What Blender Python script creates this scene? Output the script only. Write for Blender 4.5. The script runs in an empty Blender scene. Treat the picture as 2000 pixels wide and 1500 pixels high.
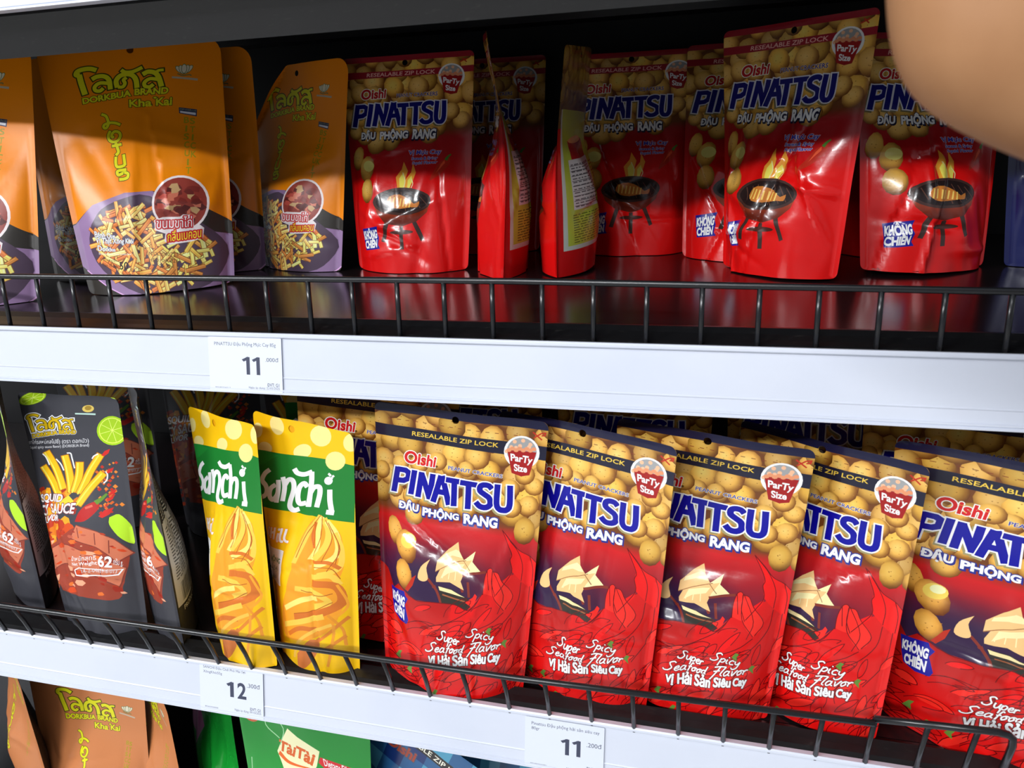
import bpy, bmesh, math, random
import numpy as np
from mathutils import Matrix, Vector
from mathutils.geometry import delaunay_2d_cdt

scene = bpy.context.scene
COL = scene.collection
Z0 = 1.25          # eye height of the camera above the floor; shelf heights below are relative to it

# ---------------------------------------------------------------- camera, sky, lights, exposure
cam_d = bpy.data.cameras.new('camera')
cam_d.sensor_width = 36.0
cam_d.lens = 27.0
cam_d.clip_start = 0.01
cam_d.dof.use_dof = True
cam_d.dof.focus_distance = 0.62
cam_d.dof.aperture_fstop = 15.0
cam = bpy.data.objects.new('camera', cam_d)
COL.objects.link(cam)
RIGHT = Vector((0.96624, 0.25398, -0.04329))
DOWN = Vector((0.04153, -0.31935, -0.94672))
FWD = Vector((-0.25427, 0.91297, -0.31912))
M = Matrix((RIGHT, -DOWN, -FWD)).transposed().to_4x4()
M.translation = Vector((0.0, -0.45, Z0))
cam.matrix_world = M
scene.camera = cam

scene.view_settings.view_transform = 'Standard'
scene.view_settings.look = 'None'
scene.view_settings.gamma = 1.0
scene.view_settings.use_curve_mapping = False
scene.view_settings.exposure = -0.22

world = bpy.data.worlds.new('store_ambience')
scene.world = world
world.use_nodes = True
world.node_tree.nodes['Background'].inputs[0].default_value = (0.86, 0.92, 1.0, 1)
world.node_tree.nodes['Background'].inputs[1].default_value = 0.40


def area_light(name, loc, target, sx, sy, power, color):
    d = bpy.data.lights.new(name, 'AREA')
    d.shape = 'RECTANGLE'
    d.size = sx
    d.size_y = sy
    d.energy = power
    d.color = color
    o = bpy.data.objects.new(name, d)
    COL.objects.link(o)
    o.location = loc
    o.rotation_euler = (Vector(target) - Vector(loc)).to_track_quat('-Z', 'Y').to_euler()
    return o


# ceiling tube lamps of the aisle (they hang parallel to the shelves, 2.9 m up)
area_light('ceiling_lamp_light', (-0.7, -3.1, 2.86), (-0.2, 0.1, 1.0), 1.3, 0.10, 72, (0.96, 0.98, 1.0))
area_light('ceiling_lamp_light', (-3.0, -2.7, 2.86), (-0.2, 0.1, 1.0), 1.3, 0.10, 105, (0.96, 0.98, 1.0))
area_light('ceiling_lamp_light', (-0.3, -1.3, 2.86), (-0.1, 0.0, 1.0), 1.3, 0.10, 10, (0.96, 0.98, 1.0))


# ---------------------------------------------------------------- helpers
def lin(c):
    c = np.asarray(c, float) / 255.0
    return np.where(c <= 0.04045, c / 12.92, ((c + 0.055) / 1.055) ** 2.4)


def tag(o, label=None, cat=None, group=None, kind=None):
    if label:
        o['label'] = label
    if cat:
        o['category'] = cat
    if group:
        o['group'] = group
    if kind:
        o['kind'] = kind
    return o


def empty(name, loc=(0, 0, 0)):
    o = bpy.data.objects.new(name, None)
    o.empty_display_size = 0.03
    COL.objects.link(o)
    o.location = loc
    return o


def link(name, mesh, mat, parent=None):
    o = bpy.data.objects.new(name, mesh)
    COL.objects.link(o)
    if mat and not mesh.materials:
        mesh.materials.append(mat)
    if parent:
        o.parent = parent
    return o


def material(name, rgb, rough=0.5, spec=0.5, metal=0.0, noise=None, bump=None, coat=0.0):
    m = bpy.data.materials.new(name)
    m.use_nodes = True
    nt = m.node_tree
    b = nt.nodes['Principled BSDF']
    c = lin(rgb)
    b.inputs['Base Color'].default_value = (*c, 1)
    b.inputs['Roughness'].default_value = rough
    b.inputs['Specular IOR Level'].default_value = spec
    b.inputs['Metallic'].default_value = metal
    b.inputs['Coat Weight'].default_value = coat
    b.inputs['Coat Roughness'].default_value = 0.1
    tc = nt.nodes.new('ShaderNodeTexCoord')
    if noise:                                    # (scale, second colour, low, high, stretch)
        sc, rgb2, lo, hi, st = noise
        mp = nt.nodes.new('ShaderNodeMapping')
        mp.inputs['Scale'].default_value = st
        nz = nt.nodes.new('ShaderNodeTexNoise')
        nz.inputs['Scale'].default_value = sc
        nz.inputs['Detail'].default_value = 6
        rp = nt.nodes.new('ShaderNodeValToRGB')
        rp.color_ramp.elements[0].position = lo
        rp.color_ramp.elements[1].position = hi
        rp.color_ramp.elements[0].color = (*c, 1)
        rp.color_ramp.elements[1].color = (*lin(rgb2), 1)
        nt.links.new(tc.outputs['Object'], mp.inputs['Vector'])
        nt.links.new(mp.outputs['Vector'], nz.inputs['Vector'])
        nt.links.new(nz.outputs['Fac'], rp.inputs['Fac'])
        nt.links.new(rp.outputs['Color'], b.inputs['Base Color'])
    if bump:                                     # (scale, strength, distance, stretch)
        sc, stg, dist, st = bump
        mp = nt.nodes.new('ShaderNodeMapping')
        mp.inputs['Scale'].default_value = st
        nz = nt.nodes.new('ShaderNodeTexNoise')
        nz.inputs['Scale'].default_value = sc
        nz.inputs['Detail'].default_value = 3
        bp = nt.nodes.new('ShaderNodeBump')
        bp.inputs['Strength'].default_value = stg
        bp.inputs['Distance'].default_value = dist
        nt.links.new(tc.outputs['Object'], mp.inputs['Vector'])
        nt.links.new(mp.outputs['Vector'], nz.inputs['Vector'])
        nt.links.new(nz.outputs['Fac'], bp.inputs['Height'])
        nt.links.new(bp.outputs['Normal'], b.inputs['Normal'])
    return m


def print_material(name, rough, spec=0.5, coat=0.0, bump=(60, 0.12, 0.001)):
    """printed film: the ink colour comes from the mesh's print attribute"""
    m = material(name, (128, 128, 128), rough, spec, coat=coat, bump=(bump[0], bump[1], bump[2], (1, 1, 1)))
    nt = m.node_tree
    a = nt.nodes.new('ShaderNodeAttribute')
    a.attribute_name = 'print'
    nt.links.new(a.outputs['Color'], nt.nodes['Principled BSDF'].inputs['Base Color'])
    return m


def box_bm(bm, x0, x1, y0, y1, z0, z1):
    vs = [bm.verts.new(p) for p in ((x0, y0, z0), (x1, y0, z0), (x1, y1, z0), (x0, y1, z0),
                                    (x0, y0, z1), (x1, y0, z1), (x1, y1, z1), (x0, y1, z1))]
    for f in ((3, 2, 1, 0), (4, 5, 6, 7), (0, 1, 5, 4), (1, 2, 6, 5), (2, 3, 7, 6), (3, 0, 4, 7)):
        bm.faces.new([vs[i] for i in f])


def mesh_from(bm, name, smooth=False):
    me = bpy.data.meshes.new(name)
    bmesh.ops.recalc_face_normals(bm, faces=bm.faces)
    bm.to_mesh(me)
    bm.free()
    if smooth:
        me.shade_smooth()
    return me


def extrude_profile(name, prof, x0, x1, mat, parent=None, smooth=False, nx=1):
    """closed (y, z) profile swept along the shelf"""
    bm = bmesh.new()
    rings = []
    for k in range(nx + 1):
        x = x0 + (x1 - x0) * k / nx
        rings.append([bm.verts.new((x, y, z)) for y, z in prof])
    n = len(prof)
    for a, b in zip(rings, rings[1:]):
        for i in range(n):
            bm.faces.new((a[i], a[(i + 1) % n], b[(i + 1) % n], b[i]))
    bm.faces.new(rings[0])
    bm.faces.new(list(reversed(rings[-1])))
    return link(name, mesh_from(bm, name, smooth), mat, parent)


def tube(name, pts, r, mat, parent=None, n=10):
    pts = [Vector(p) for p in pts]
    bm = bmesh.new()
    rings = []
    up = Vector((0.31, 0.77, 0.2))
    for i, p in enumerate(pts):
        t = (pts[min(i + 1, len(pts) - 1)] - pts[max(i - 1, 0)]).normalized()
        a = t.cross(up).normalized()
        b = t.cross(a).normalized()
        rings.append([bm.verts.new(p + (a * math.cos(2 * math.pi * k / n) + b * math.sin(2 * math.pi * k / n)) * r) for k in range(n)])
    for A, B in zip(rings, rings[1:]):
        for k in range(n):
            bm.faces.new((A[k], A[(k + 1) % n], B[(k + 1) % n], B[k]))
    bm.faces.new(rings[0])
    bm.faces.new(list(reversed(rings[-1])))
    return link(name, mesh_from(bm, name, True), mat, parent)


# ---------------------------------------------------------------- printed artwork
def catmull(pts, n=6):
    P = np.asarray(pts, float)
    if len(P) < 3:
        return P
    Q = np.vstack([2 * P[0] - P[1], P, 2 * P[-1] - P[-2]])
    out = []
    for i in range(1, len(Q) - 2):
        for t in np.linspace(0, 1, n, endpoint=False):
            a, b, c, d = Q[i - 1], Q[i], Q[i + 1], Q[i + 2]
            out.append(0.5 * (2 * b + (c - a) * t + (2 * a - 5 * b + 4 * c - d) * t * t + (3 * b - a - 3 * c + d) * t ** 3))
    out.append(P[-1])
    return np.array(out)


_gl = {}


def glyphs(s, off):
    """triangles of a line of lettering, in the box of its unswollen outline"""
    if (s, off) in _gl:
        return _gl[(s, off)]
    def raw(body, o):
        cu = bpy.data.curves.new('lettering', 'FONT')
        cu.body = body
        cu.resolution_u = 4 if len(body) < 9 else 2
        cu.offset = o
        ob = bpy.data.objects.new('lettering', cu)
        COL.objects.link(ob)
        ev = ob.evaluated_get(bpy.context.evaluated_depsgraph_get())
        me = ev.to_mesh()
        me.calc_loop_triangles()
        v = np.array([x.co[:2] for x in me.vertices])
        t = np.array([x.vertices[:] for x in me.loop_triangles])
        ev.to_mesh_clear()
        bpy.data.objects.remove(ob)
        bpy.data.curves.remove(cu)
        return v, t
    res = []
    plain = s.replace('\u0110', 'D')
    for o in ((0.0, off) if off else (0.0,)):
        v, t = raw(plain, o)
        for i, ch in enumerate(s):                # the crossed D: a D with its own bar
            if ch == '\u0110':
                one = raw('D', 0.0)[0]
                x1 = raw(plain[:i + 1], 0.0)[0][:, 0].max()
                x0, hh = x1 - (one[:, 0].max() - one[:, 0].min()), one[:, 1].max()
                e, n = .035 + o, len(v)
                v = np.vstack([v, [(x0 - .12 * hh, .5 * hh - e), (x0 + .42 * hh, .5 * hh - e), (x0 + .42 * hh, .5 * hh + e), (x0 - .12 * hh, .5 * hh + e)]])
                t = np.vstack([t, [(n, n + 1, n + 2), (n, n + 2, n + 3)]])
        res.append((v, t))
    lo, hi = res[0][0].min(0), res[0][0].max(0)
    v, t = res[-1]
    _gl[(s, off)] = ((v - lo) / (hi - lo), t)
    return _gl[(s, off)]


def square_to(quad):
    """homography taking the unit square (y up) to a quad given TL, TR, BR, BL"""
    src = [(0, 1), (1, 1), (1, 0), (0, 0)]
    A, B = [], []
    for (x, y), (u, v) in zip(src, quad):
        A += [[x, y, 1, 0, 0, 0, -u * x, -u * y], [0, 0, 0, x, y, 1, -v * x, -v * y]]
        B += [u, v]
    return np.append(np.linalg.solve(np.array(A, float), np.array(B, float)), 1).reshape(3, 3)


class Art:
    """flat artwork of one panel, u to the right and h upwards, both 0..1; the features were read off
    a picture of the packet and squared up with the packet's own corner points"""

    def __init__(self, quad, asp, base, corner=(0.03, 0.03), hole=None, lift=(0, 0)):
        self.lift = lift              # how far the swelling of the photographed packet had shifted its print
        self.H = np.linalg.inv(square_to(quad))
        self.S = np.array([100.0, 100.0 * asp])
        self.asp = asp
        self.layers = []                                  # (list of polygons, colour)
        self.crop(0, 0, 1)
        self.base = base
        rt, rb = corner
        pts = []
        for cx, cy, r, a0 in ((1, 1, rt, 0), (0, 1, rt, 90), (0, 0, rb, 180), (1, 0, rb, 270)):
            ry = r / asp
            ox, oy = cx + (-r if cx else r), cy + (-ry if cy else ry)
            for k in range(7):
                t = math.radians(a0 + 90 * k / 6)
                pts.append((ox + r * math.cos(t), oy + ry * math.sin(t)))
        self.outline = np.array(pts)
        self.hole = hole

    def crop(self, ox, oy, s):
        self.o, self.s = np.array([ox, oy], float), s
        return self

    def art(self, pts):
        p = np.asarray(pts, float) / self.s + self.o
        q = np.c_[p, np.ones(len(p))] @ self.H.T
        q = q[:, :2] / q[:, 2:]
        if self.lift[0] or self.lift[1]:
            q0, q = q, q + np.array(self.lift) * .5
            for _ in range(14):
                a = np.clip(np.abs(2 * q[:, 0] - 1) / .94, 0, 1)
                t = np.clip((q[:, 1] - .06) / .74, 0, 1)
                t = 1 - t * t * (3 - 2 * t)
                g = (t * .86 + .30 * np.exp(-((q[:, 1] - .38) / .2) ** 2) * np.minimum(1, t * 1.6)) * (1 - a ** 2.2) ** .85
                q = .5 * q + .5 * (q0 + g[:, None] * np.array(self.lift))
        return q

    # every method below takes crop coordinates; *_u versions take (u, h)
    def raw(self, polys, color):
        self.layers.append(([np.asarray(p) for p in polys], color))

    def poly(self, pts, color, smooth=0):
        P = np.asarray(pts, float)
        if smooth:
            P = catmull(np.vstack([P, P[:1]]), smooth)[:-1]
        self.raw([self.art(P)], color)

    def ell(self, cx, cy, rx, ry, color, rot=0, n=18):
        t = np.linspace(0, 2 * math.pi, n, endpoint=False)
        c, s = math.cos(math.radians(rot)), math.sin(math.radians(rot))
        x, y = rx * np.cos(t), ry * np.sin(t)
        self.raw([self.art(np.c_[cx + x * c - y * s, cy + x * s + y * c])], color)

    @staticmethod
    def ribbon(P, w, ext=0.0):
        P = np.asarray(P, float)
        d = np.diff(P, axis=0)
        L = np.linalg.norm(d, axis=1)
        keep = np.r_[True, L > 1e-6]
        P = P[keep]
        if len(P) < 2:
            return []
        d = np.diff(P, axis=0)
        d /= np.linalg.norm(d, axis=1)[:, None]
        P = P.copy()
        P[0] -= d[0] * ext
        P[-1] += d[-1] * ext
        nrm = np.c_[-d[:, 1], d[:, 0]]
        N = np.vstack([nrm[:1], nrm[:-1] + nrm[1:], nrm[-1:]])
        l2 = np.maximum((N ** 2).sum(1), 0.35)
        N[1:-1] = N[1:-1] * 2 / l2[1:-1, None]
        w = np.broadcast_to(w, len(P)) if np.ndim(w) == 0 else np.interp(np.linspace(0, 1, len(P)), np.linspace(0, 1, len(w)), w)
        A, B = P + N * np.asarray(w)[:, None] / 2, P - N * np.asarray(w)[:, None] / 2
        out = []
        for i in range(len(P) - 1):
            out += [np.array([A[i], A[i + 1], B[i + 1]]), np.array([A[i], B[i + 1], B[i]])]
        return out

    def line(self, strokes, w, color, smooth=5, out=(), ext=0.0):
        """strokes in crop coordinates; out = [(extra width, colour)] drawn underneath"""
        Ps = [catmull(s, smooth) if smooth else np.asarray(s, float) for s in strokes]
        for ex, c in list(out) + [(0, color)]:
            q = []
            for P in Ps:
                q += self.ribbon(P, np.asarray(w) + ex, ext + ex / 2)
            self.raw([self.art(x) for x in q], c)

    def text(self, s, quad, color, bold=0.0, out=(), shift=None):
        """quad TL, TR, BR, BL of the lettering's box; out = [(extra boldness, colour)]"""
        H = square_to(quad)
        todo = [(bold + e, c, None) for e, c in out]
        if shift:
            todo.insert(0, (bold + (out[0][0] if out else 0), shift[2], shift[:2]))
        todo.append((bold, color, None))
        for off, c, sh in todo:
            v, t = glyphs(s, off)
            q = np.c_[v, np.ones(len(v))] @ H.T
            q = q[:, :2] / q[:, 2:]
            if sh:
                q = q + np.array(sh)
            a = self.art(q)
            self.raw([a[i] for i in t], c)

    def text_o(self, s, quad, color, w, outs):
        """lettering thickened and outlined by ribbons along its contours (for complex scripts)"""
        H = square_to(quad)
        v, t = glyphs(s, 0.0)
        q = np.c_[v, np.ones(len(v))] @ H.T
        q = q[:, :2] / q[:, 2:]
        cnt = {}
        for a, b, c in t:
            for e in ((a, b), (b, c), (c, a)):
                k = (min(e), max(e))
                cnt[k] = cnt.get(k, 0) + 1
        edges = [k for k, n in cnt.items() if n == 1]
        for ex, c in list(outs) + [(w, color)]:
            rb = []
            if ex:
                for a, b in edges:
                    rb += self.ribbon([q[a], q[b]], ex, ex * 0.35)
            self.raw([self.art(x) for x in rb] + [self.art(q[i]) for i in t], c)

    def peanut(self, u, h, ru, rot, col=(226, 182, 104), k=0.78):
        """one roasted cracker at (u, h): rings with a soft pale middle"""
        S = self.S
        t = np.linspace(0, 2 * math.pi, 12, endpoint=False)
        c, s = math.cos(rot), math.sin(rot)
        x, y = ru * np.cos(t), ru * k * np.sin(t)
        E = np.c_[x * c - y * s, x * s + y * c]
        ctr = np.array([u, h])
        sc = np.array([1, 1 / self.asp])
        col = np.array(col, float)
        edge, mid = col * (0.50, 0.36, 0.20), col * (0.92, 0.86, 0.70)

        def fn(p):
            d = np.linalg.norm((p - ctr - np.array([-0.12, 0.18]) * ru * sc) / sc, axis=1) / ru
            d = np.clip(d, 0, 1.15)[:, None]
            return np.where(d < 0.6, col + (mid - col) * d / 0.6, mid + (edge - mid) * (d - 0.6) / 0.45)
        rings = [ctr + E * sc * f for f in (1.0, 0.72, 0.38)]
        self.raw(rings, fn)
        dots = []
        for k in range(5):
            a, q = u * 977 + k * 2.4, ru * (.25 + .13 * k)
            m = ctr + np.array([math.cos(a) * c * q - math.sin(a) * s * q * k / 5, math.sin(a) * q * .6]) * sc
            e = ru * .055
            dots.append(np.array([m + np.array([-e, 0]) * sc, m + np.array([e * .2, -e]) * sc, m + np.array([e, e * .4]) * sc]))
        self.raw(dots, tuple(col * (.70, .58, .42)))

    def build(self, nx=40, ny=64):
        """one flat triangulation in which every face belongs to the topmost ink that covers it"""
        verts, faces, lay = [], [], []
        S = self.S

        def add(poly, l):
            p = np.asarray(poly) * S
            a = p - np.roll(p, 1, 0)
            p = p[np.linalg.norm(a, axis=1) > 2e-3]
            if len(p) < 3:
                return
            x, y = p[:, 0], p[:, 1]
            ar = 0.5 * np.sum(x * np.roll(y, -1) - y * np.roll(x, -1))
            if abs(ar) < 1e-4:
                return
            if ar < 0:
                p = p[::-1]
            if len(p) == 3 and 2 * abs(ar) / np.linalg.norm(p - np.roll(p, 1, 0), axis=1).max() < 0.012:
                return
            if p[:, 0].max() < 0 or p[:, 0].min() > S[0] or p[:, 1].max() < 0 or p[:, 1].min() > S[1]:
                return
            i0 = len(verts)
            verts.extend(map(tuple, p))
            faces.append(list(range(i0, i0 + len(p))))
            lay.append(l)
        add(self.outline, 0)
        for j in range(ny + 1):
            for i in range(nx + 1):
                verts.append((S[0] * i / nx, S[1] * j / ny))
        g0 = len(self.outline)
        for j in range(ny):
            for i in range(nx):
                a = g0 + j * (nx + 1) + i
                faces.append([a, a + 1, a + nx + 2, a + nx + 1])
                lay.append(-1)
        for l, (polys, c) in enumerate(self.layers):
            for p in polys:
                add(p, l + 1)
        nl = len(self.layers) + 1
        if self.hole:
            u, h, r = self.hole
            t = np.linspace(0, 2 * math.pi, 14, endpoint=False)
            add(np.c_[u + r * np.cos(t), h + r / self.asp * np.sin(t)], nl)
        ov, oe, of, a_, b_, fo = delaunay_2d_cdt([Vector(v) for v in verts], [], faces, 1, 1e-4, True)
        lay = np.array(lay)
        OV = np.array([v[:] for v in ov])
        V = OV / S
        VI = np.array(verts)
        lo = np.array([VI[f].min(0) for f in faces]) - 1e-3
        hi = np.array([VI[f].max(0) for f in faces]) + 1e-3
        three = np.array([len(f) == 3 for f in faces])
        abc = np.array([VI[f[:3]] for f in faces])
        cen = np.array([OV[list(f)].mean(0) for f in of])
        fi = np.array([i for i, g in enumerate(fo) for _ in g])
        gi = np.array([k for g in fo for k in g])
        c = cen[fi]
        ok = ((c >= lo[gi]) & (c <= hi[gi])).all(1)          # the flood must not leak out of an ink patch
        a, b, d = abc[gi, 0], abc[gi, 1], abc[gi, 2]

        def cr(p, q, r):
            return (q[:, 0] - p[:, 0]) * (r[:, 1] - p[:, 1]) - (q[:, 1] - p[:, 1]) * (r[:, 0] - p[:, 0])
        ins = (cr(a, b, c) > -1e-4) & (cr(b, d, c) > -1e-4) & (cr(d, a, c) > -1e-4)
        ok &= ins | ~three[gi]
        best = np.full(len(of), -2)
        np.maximum.at(best, fi[ok], lay[gi[ok]])
        inside = np.zeros(len(of), bool)
        inside[fi[ok & (lay[gi] == 0)]] = True
        tris, top = [], []
        for f, m, yes in zip(of, best, inside):
            if not yes or m == nl:
                continue
            for k in range(1, len(f) - 1):
                tris.append((f[0], f[k], f[k + 1]))
                top.append(m)
        tris, top = np.array(tris), np.array(top)
        used, inv = np.unique(tris, return_inverse=True)
        V = V[used]
        tris = inv.reshape(tris.shape)
        colr = np.zeros((len(tris), 3, 3))
        for l in np.unique(top):
            m = top == l
            c = self.base if l == 0 else self.layers[l - 1][1]
            if callable(c):
                colr[m] = c(V[tris[m]].reshape(-1, 2)).reshape(-1, 3, 3)
            else:
                colr[m] = np.array(c, float)
        rgba = np.ones((len(tris) * 3, 4))
        rgba[:, :3] = np.minimum(lin(np.clip(colr.reshape(-1, 3), 0, 255)) * 1.22, .93)
        self.V, self.T, self.C = V, tris, rgba
        return self


def ramp(stops, axis=1):
    hs = [s[0] for s in stops]
    cs = np.array([s[1] for s in stops], float)

    def fn(p):
        return np.c_[[np.interp(p[:, axis], hs, cs[:, k]) for k in range(3)]].T
    return fn


rnd = random.Random(5)
# ---------------------------------------------------------------- artwork of the packets
NAVY, GOLD, WHITE = (22, 22, 52), (226, 190, 70), (246, 246, 250)
BLUE, RED = (8, 8, 140), (205, 22, 24)


def peanut_bed(A, u0, u1, h0, h1, ru, seed, keep=None, col=(232, 188, 104)):
    r = random.Random(seed)
    du, dh = ru * 1.72, ru * 1.35 / A.asp
    rows = int((h1 - h0) / dh) + 1
    todo = []
    for j in range(rows):
        for i in range(int((u1 - u0) / du) + 2):
            u = u0 + (i + 0.5 * (j % 2)) * du + r.uniform(-.2, .2) * du
            h = h1 - j * dh + r.uniform(-.25, .25) * dh
            if keep is None or keep(u, h):
                todo.append((r.random(), u, h))
    todo.sort()
    for _, u, h in todo:
        k = r.uniform(.82, 1.08)
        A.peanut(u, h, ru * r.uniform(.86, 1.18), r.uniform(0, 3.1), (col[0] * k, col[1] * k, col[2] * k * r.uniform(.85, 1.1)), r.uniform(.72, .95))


LETTERS = {
    'P': [[(.16, 1), (.16, 0)], [(.16, .09), (.62, .09), (.84, .17), (.84, .40), (.62, .50), (.16, .52)]],
    'I': [[(.5, 1), (.5, 0)]],
    'N': [[(.16, 1), (.16, 0)], [(.16, .05), (.84, .95)], [(.84, 1), (.84, 0)]],
    'A': [[(.08, 1), (.46, 0)], [(.54, 0), (.92, 1)], [(.25, .70), (.75, .70)]],
    'T': [[(0, .09), (1, .09)], [(.5, .09), (.5, 1)]],
    'S': [[(.92, .22), (.72, .10), (.40, .10), (.20, .20), (.22, .38), (.5, .49), (.78, .60), (.82, .80), (.6, .91), (.3, .91), (.06, .80)]],
    'U': [[(.16, 0), (.16, .70), (.30, .88), (.5, .91), (.70, .88), (.84, .70), (.84, 0)]],
}


def block_letters(A, quads, w, fill, rim, rimw, shade, sh):
    """the big slanted brand lettering, each letter drawn by strokes inside its own quad"""
    allf = []
    for ch, q in quads:
        H = square_to(q)
        st = []
        for s in LETTERS[ch]:
            p = np.array(s, float)
            p[:, 1] = 1 - p[:, 1]
            g = np.c_[p, np.ones(len(p))] @ H.T
            g = g[:, :2] / g[:, 2:]
            st.append(catmull(g, 3) if ch in 'SU' else g)
        allf.append(st)

    def draw(sts, dx, extra, c):
        q = []
        for st in sts:
            for s in st:
                q += A.ribbon(s + np.array(dx), w + extra, extra / 2)
        A.raw([A.art(x) for x in q], c)
    draw(allf, sh, rimw * 1.5, shade)
    draw(allf, (0, 0), rimw * 2, rim)
    for st in allf:
        draw([st], (0, 0), rimw * 1.3, rim)
        draw([st], (0, 0), 0, fill)


# handwriting: letter -> (advance, strokes) on x-height 1
SCRIPT = {
    'S': (1.25, [[(1.15, 1.7), (.75, 2), (.3, 1.7), (.5, 1.2), (.85, .65), (.55, .05), (0, .05), (-.2, .35)]]),
    'u': (.95, [[(0, 1), (.05, .3), (.3, 0), (.6, .3), (.7, 1), (.72, .3), (.95, 0)]]),
    'p': (.85, [[(0, 1), (0, -.9)], [(0, .6), (.3, 1), (.65, .7), (.45, .1), (.05, .1)]]),
    'e': (.78, [[(0, .42), (.5, .6), (.42, 1), (.1, .8), (.05, .3), (.35, 0), (.78, .25)]]),
    'r': (.72, [[(0, 1), (.05, 0)], [(.05, .6), (.3, .95), (.62, .9)]]),
    'i': (.42, [[(0, 1), (.02, .2), (.3, 0)], [(.06, 1.45), (.12, 1.6)]]),
    'c': (.7, [[(.6, .85), (.3, 1), (0, .6), (.15, .05), (.65, .12)]]),
    'y': (.9, [[(0, 1), (.1, .4), (.4, .3), (.7, 1)], [(.7, 1), (.55, -.4), (.1, -.9), (-.2, -.6)]]),
    'a': (.95, [[(.6, .9), (.2, 1), (0, .5), (.2, 0), (.55, .3), (.62, 1), (.65, .2), (.95, 0)]]),
    'f': (.68, [[(.7, 1.7), (.45, 2), (.3, 1.4), (.2, -.6), (0, -.9)], [(0, .9), (.6, .95)]]),
    'o': (.85, [[(.35, 1), (.02, .6), (.2, 0), (.6, .4), (.4, 1), (.85, .85)]]),
    'd': (.9, [[(.55, .9), (.15, .9), (0, .4), (.25, 0), (.6, .4)], [(.75, 2), (.62, .3), (.9, 0)]]),
    'F': (1.0, [[(-.2, 1.85), (.5, 2), (1.3, 1.95)], [(.6, 2), (.4, .6), (.1, -1.0)], [(0, .95), (.8, 1.1)]]),
    'l': (.45, [[(.3, 2), (.05, .4), (.4, 0)]]),
    'v': (.8, [[(0, 1), (.25, 0), (.65, 1), (.8, .9)]]),
}


def handwriting(A, word, quad, w, color, out):
    x, st = 0, []
    for ch in word:
        adv, ss = SCRIPT[ch]
        for s in ss:
            st.append(np.array(s, float) + (x, 0))
        x += adv + .06
    P = np.vstack(st)
    lo, hi = P.min(0), P.max(0)
    H = square_to(quad)
    res = []
    for s in st:
        p = (s - lo) / (hi - lo)
        g = np.c_[p, np.ones(len(p))] @ H.T
        res.append(g[:, :2] / g[:, 2:])
    A.line(res, w, color, 4, out)


def party_cup(A, cx, cy, r):
    """the white disc with a red tub of crackers"""
    A.ell(cx, cy, r, r * 1.05, (226, 226, 228), n=24)
    A.ell(cx, cy - r * .05, r * .84, r * .88, (150, 150, 150), n=22)
    for k in range(9):
        a = 0.4 + k * 0.33
        A.ell(cx + math.cos(a) * r * (.45 + .4 * (k % 3) / 2), cy - math.sin(a) * r * (.4 + .35 * (k % 2)), r * .12, r * .13, (226, 176, 140), n=8)
    A.poly([(cx - r * .82, cy - r * .15), (cx + r * .82, cy - r * .02), (cx + r * .42, cy + r * 1.42), (cx - r * .05, cy + r * 1.52), (cx - r * .58, cy + r * 1.32)], (150, 24, 24))
    for k in range(8):
        A.ell(cx - r * .72 + k * r * .2, cy - r * (.22 if k % 2 else .12), r * .15, r * .13, (214, 140, 100), n=8)
    A.text('ParTy', [(cx - r * .62, cy + r * .12), (cx + r * .62, cy + r * .3), (cx + r * .5, cy + r * .82), (cx - r * .6, cy + r * .66)], WHITE, .03)
    A.text('Size', [(cx - r * .45, cy + r * .76), (cx + r * .30, cy + r * .86), (cx + r * .26, cy + r * 1.26), (cx - r * .42, cy + r * 1.18)], WHITE, .03)


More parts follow.
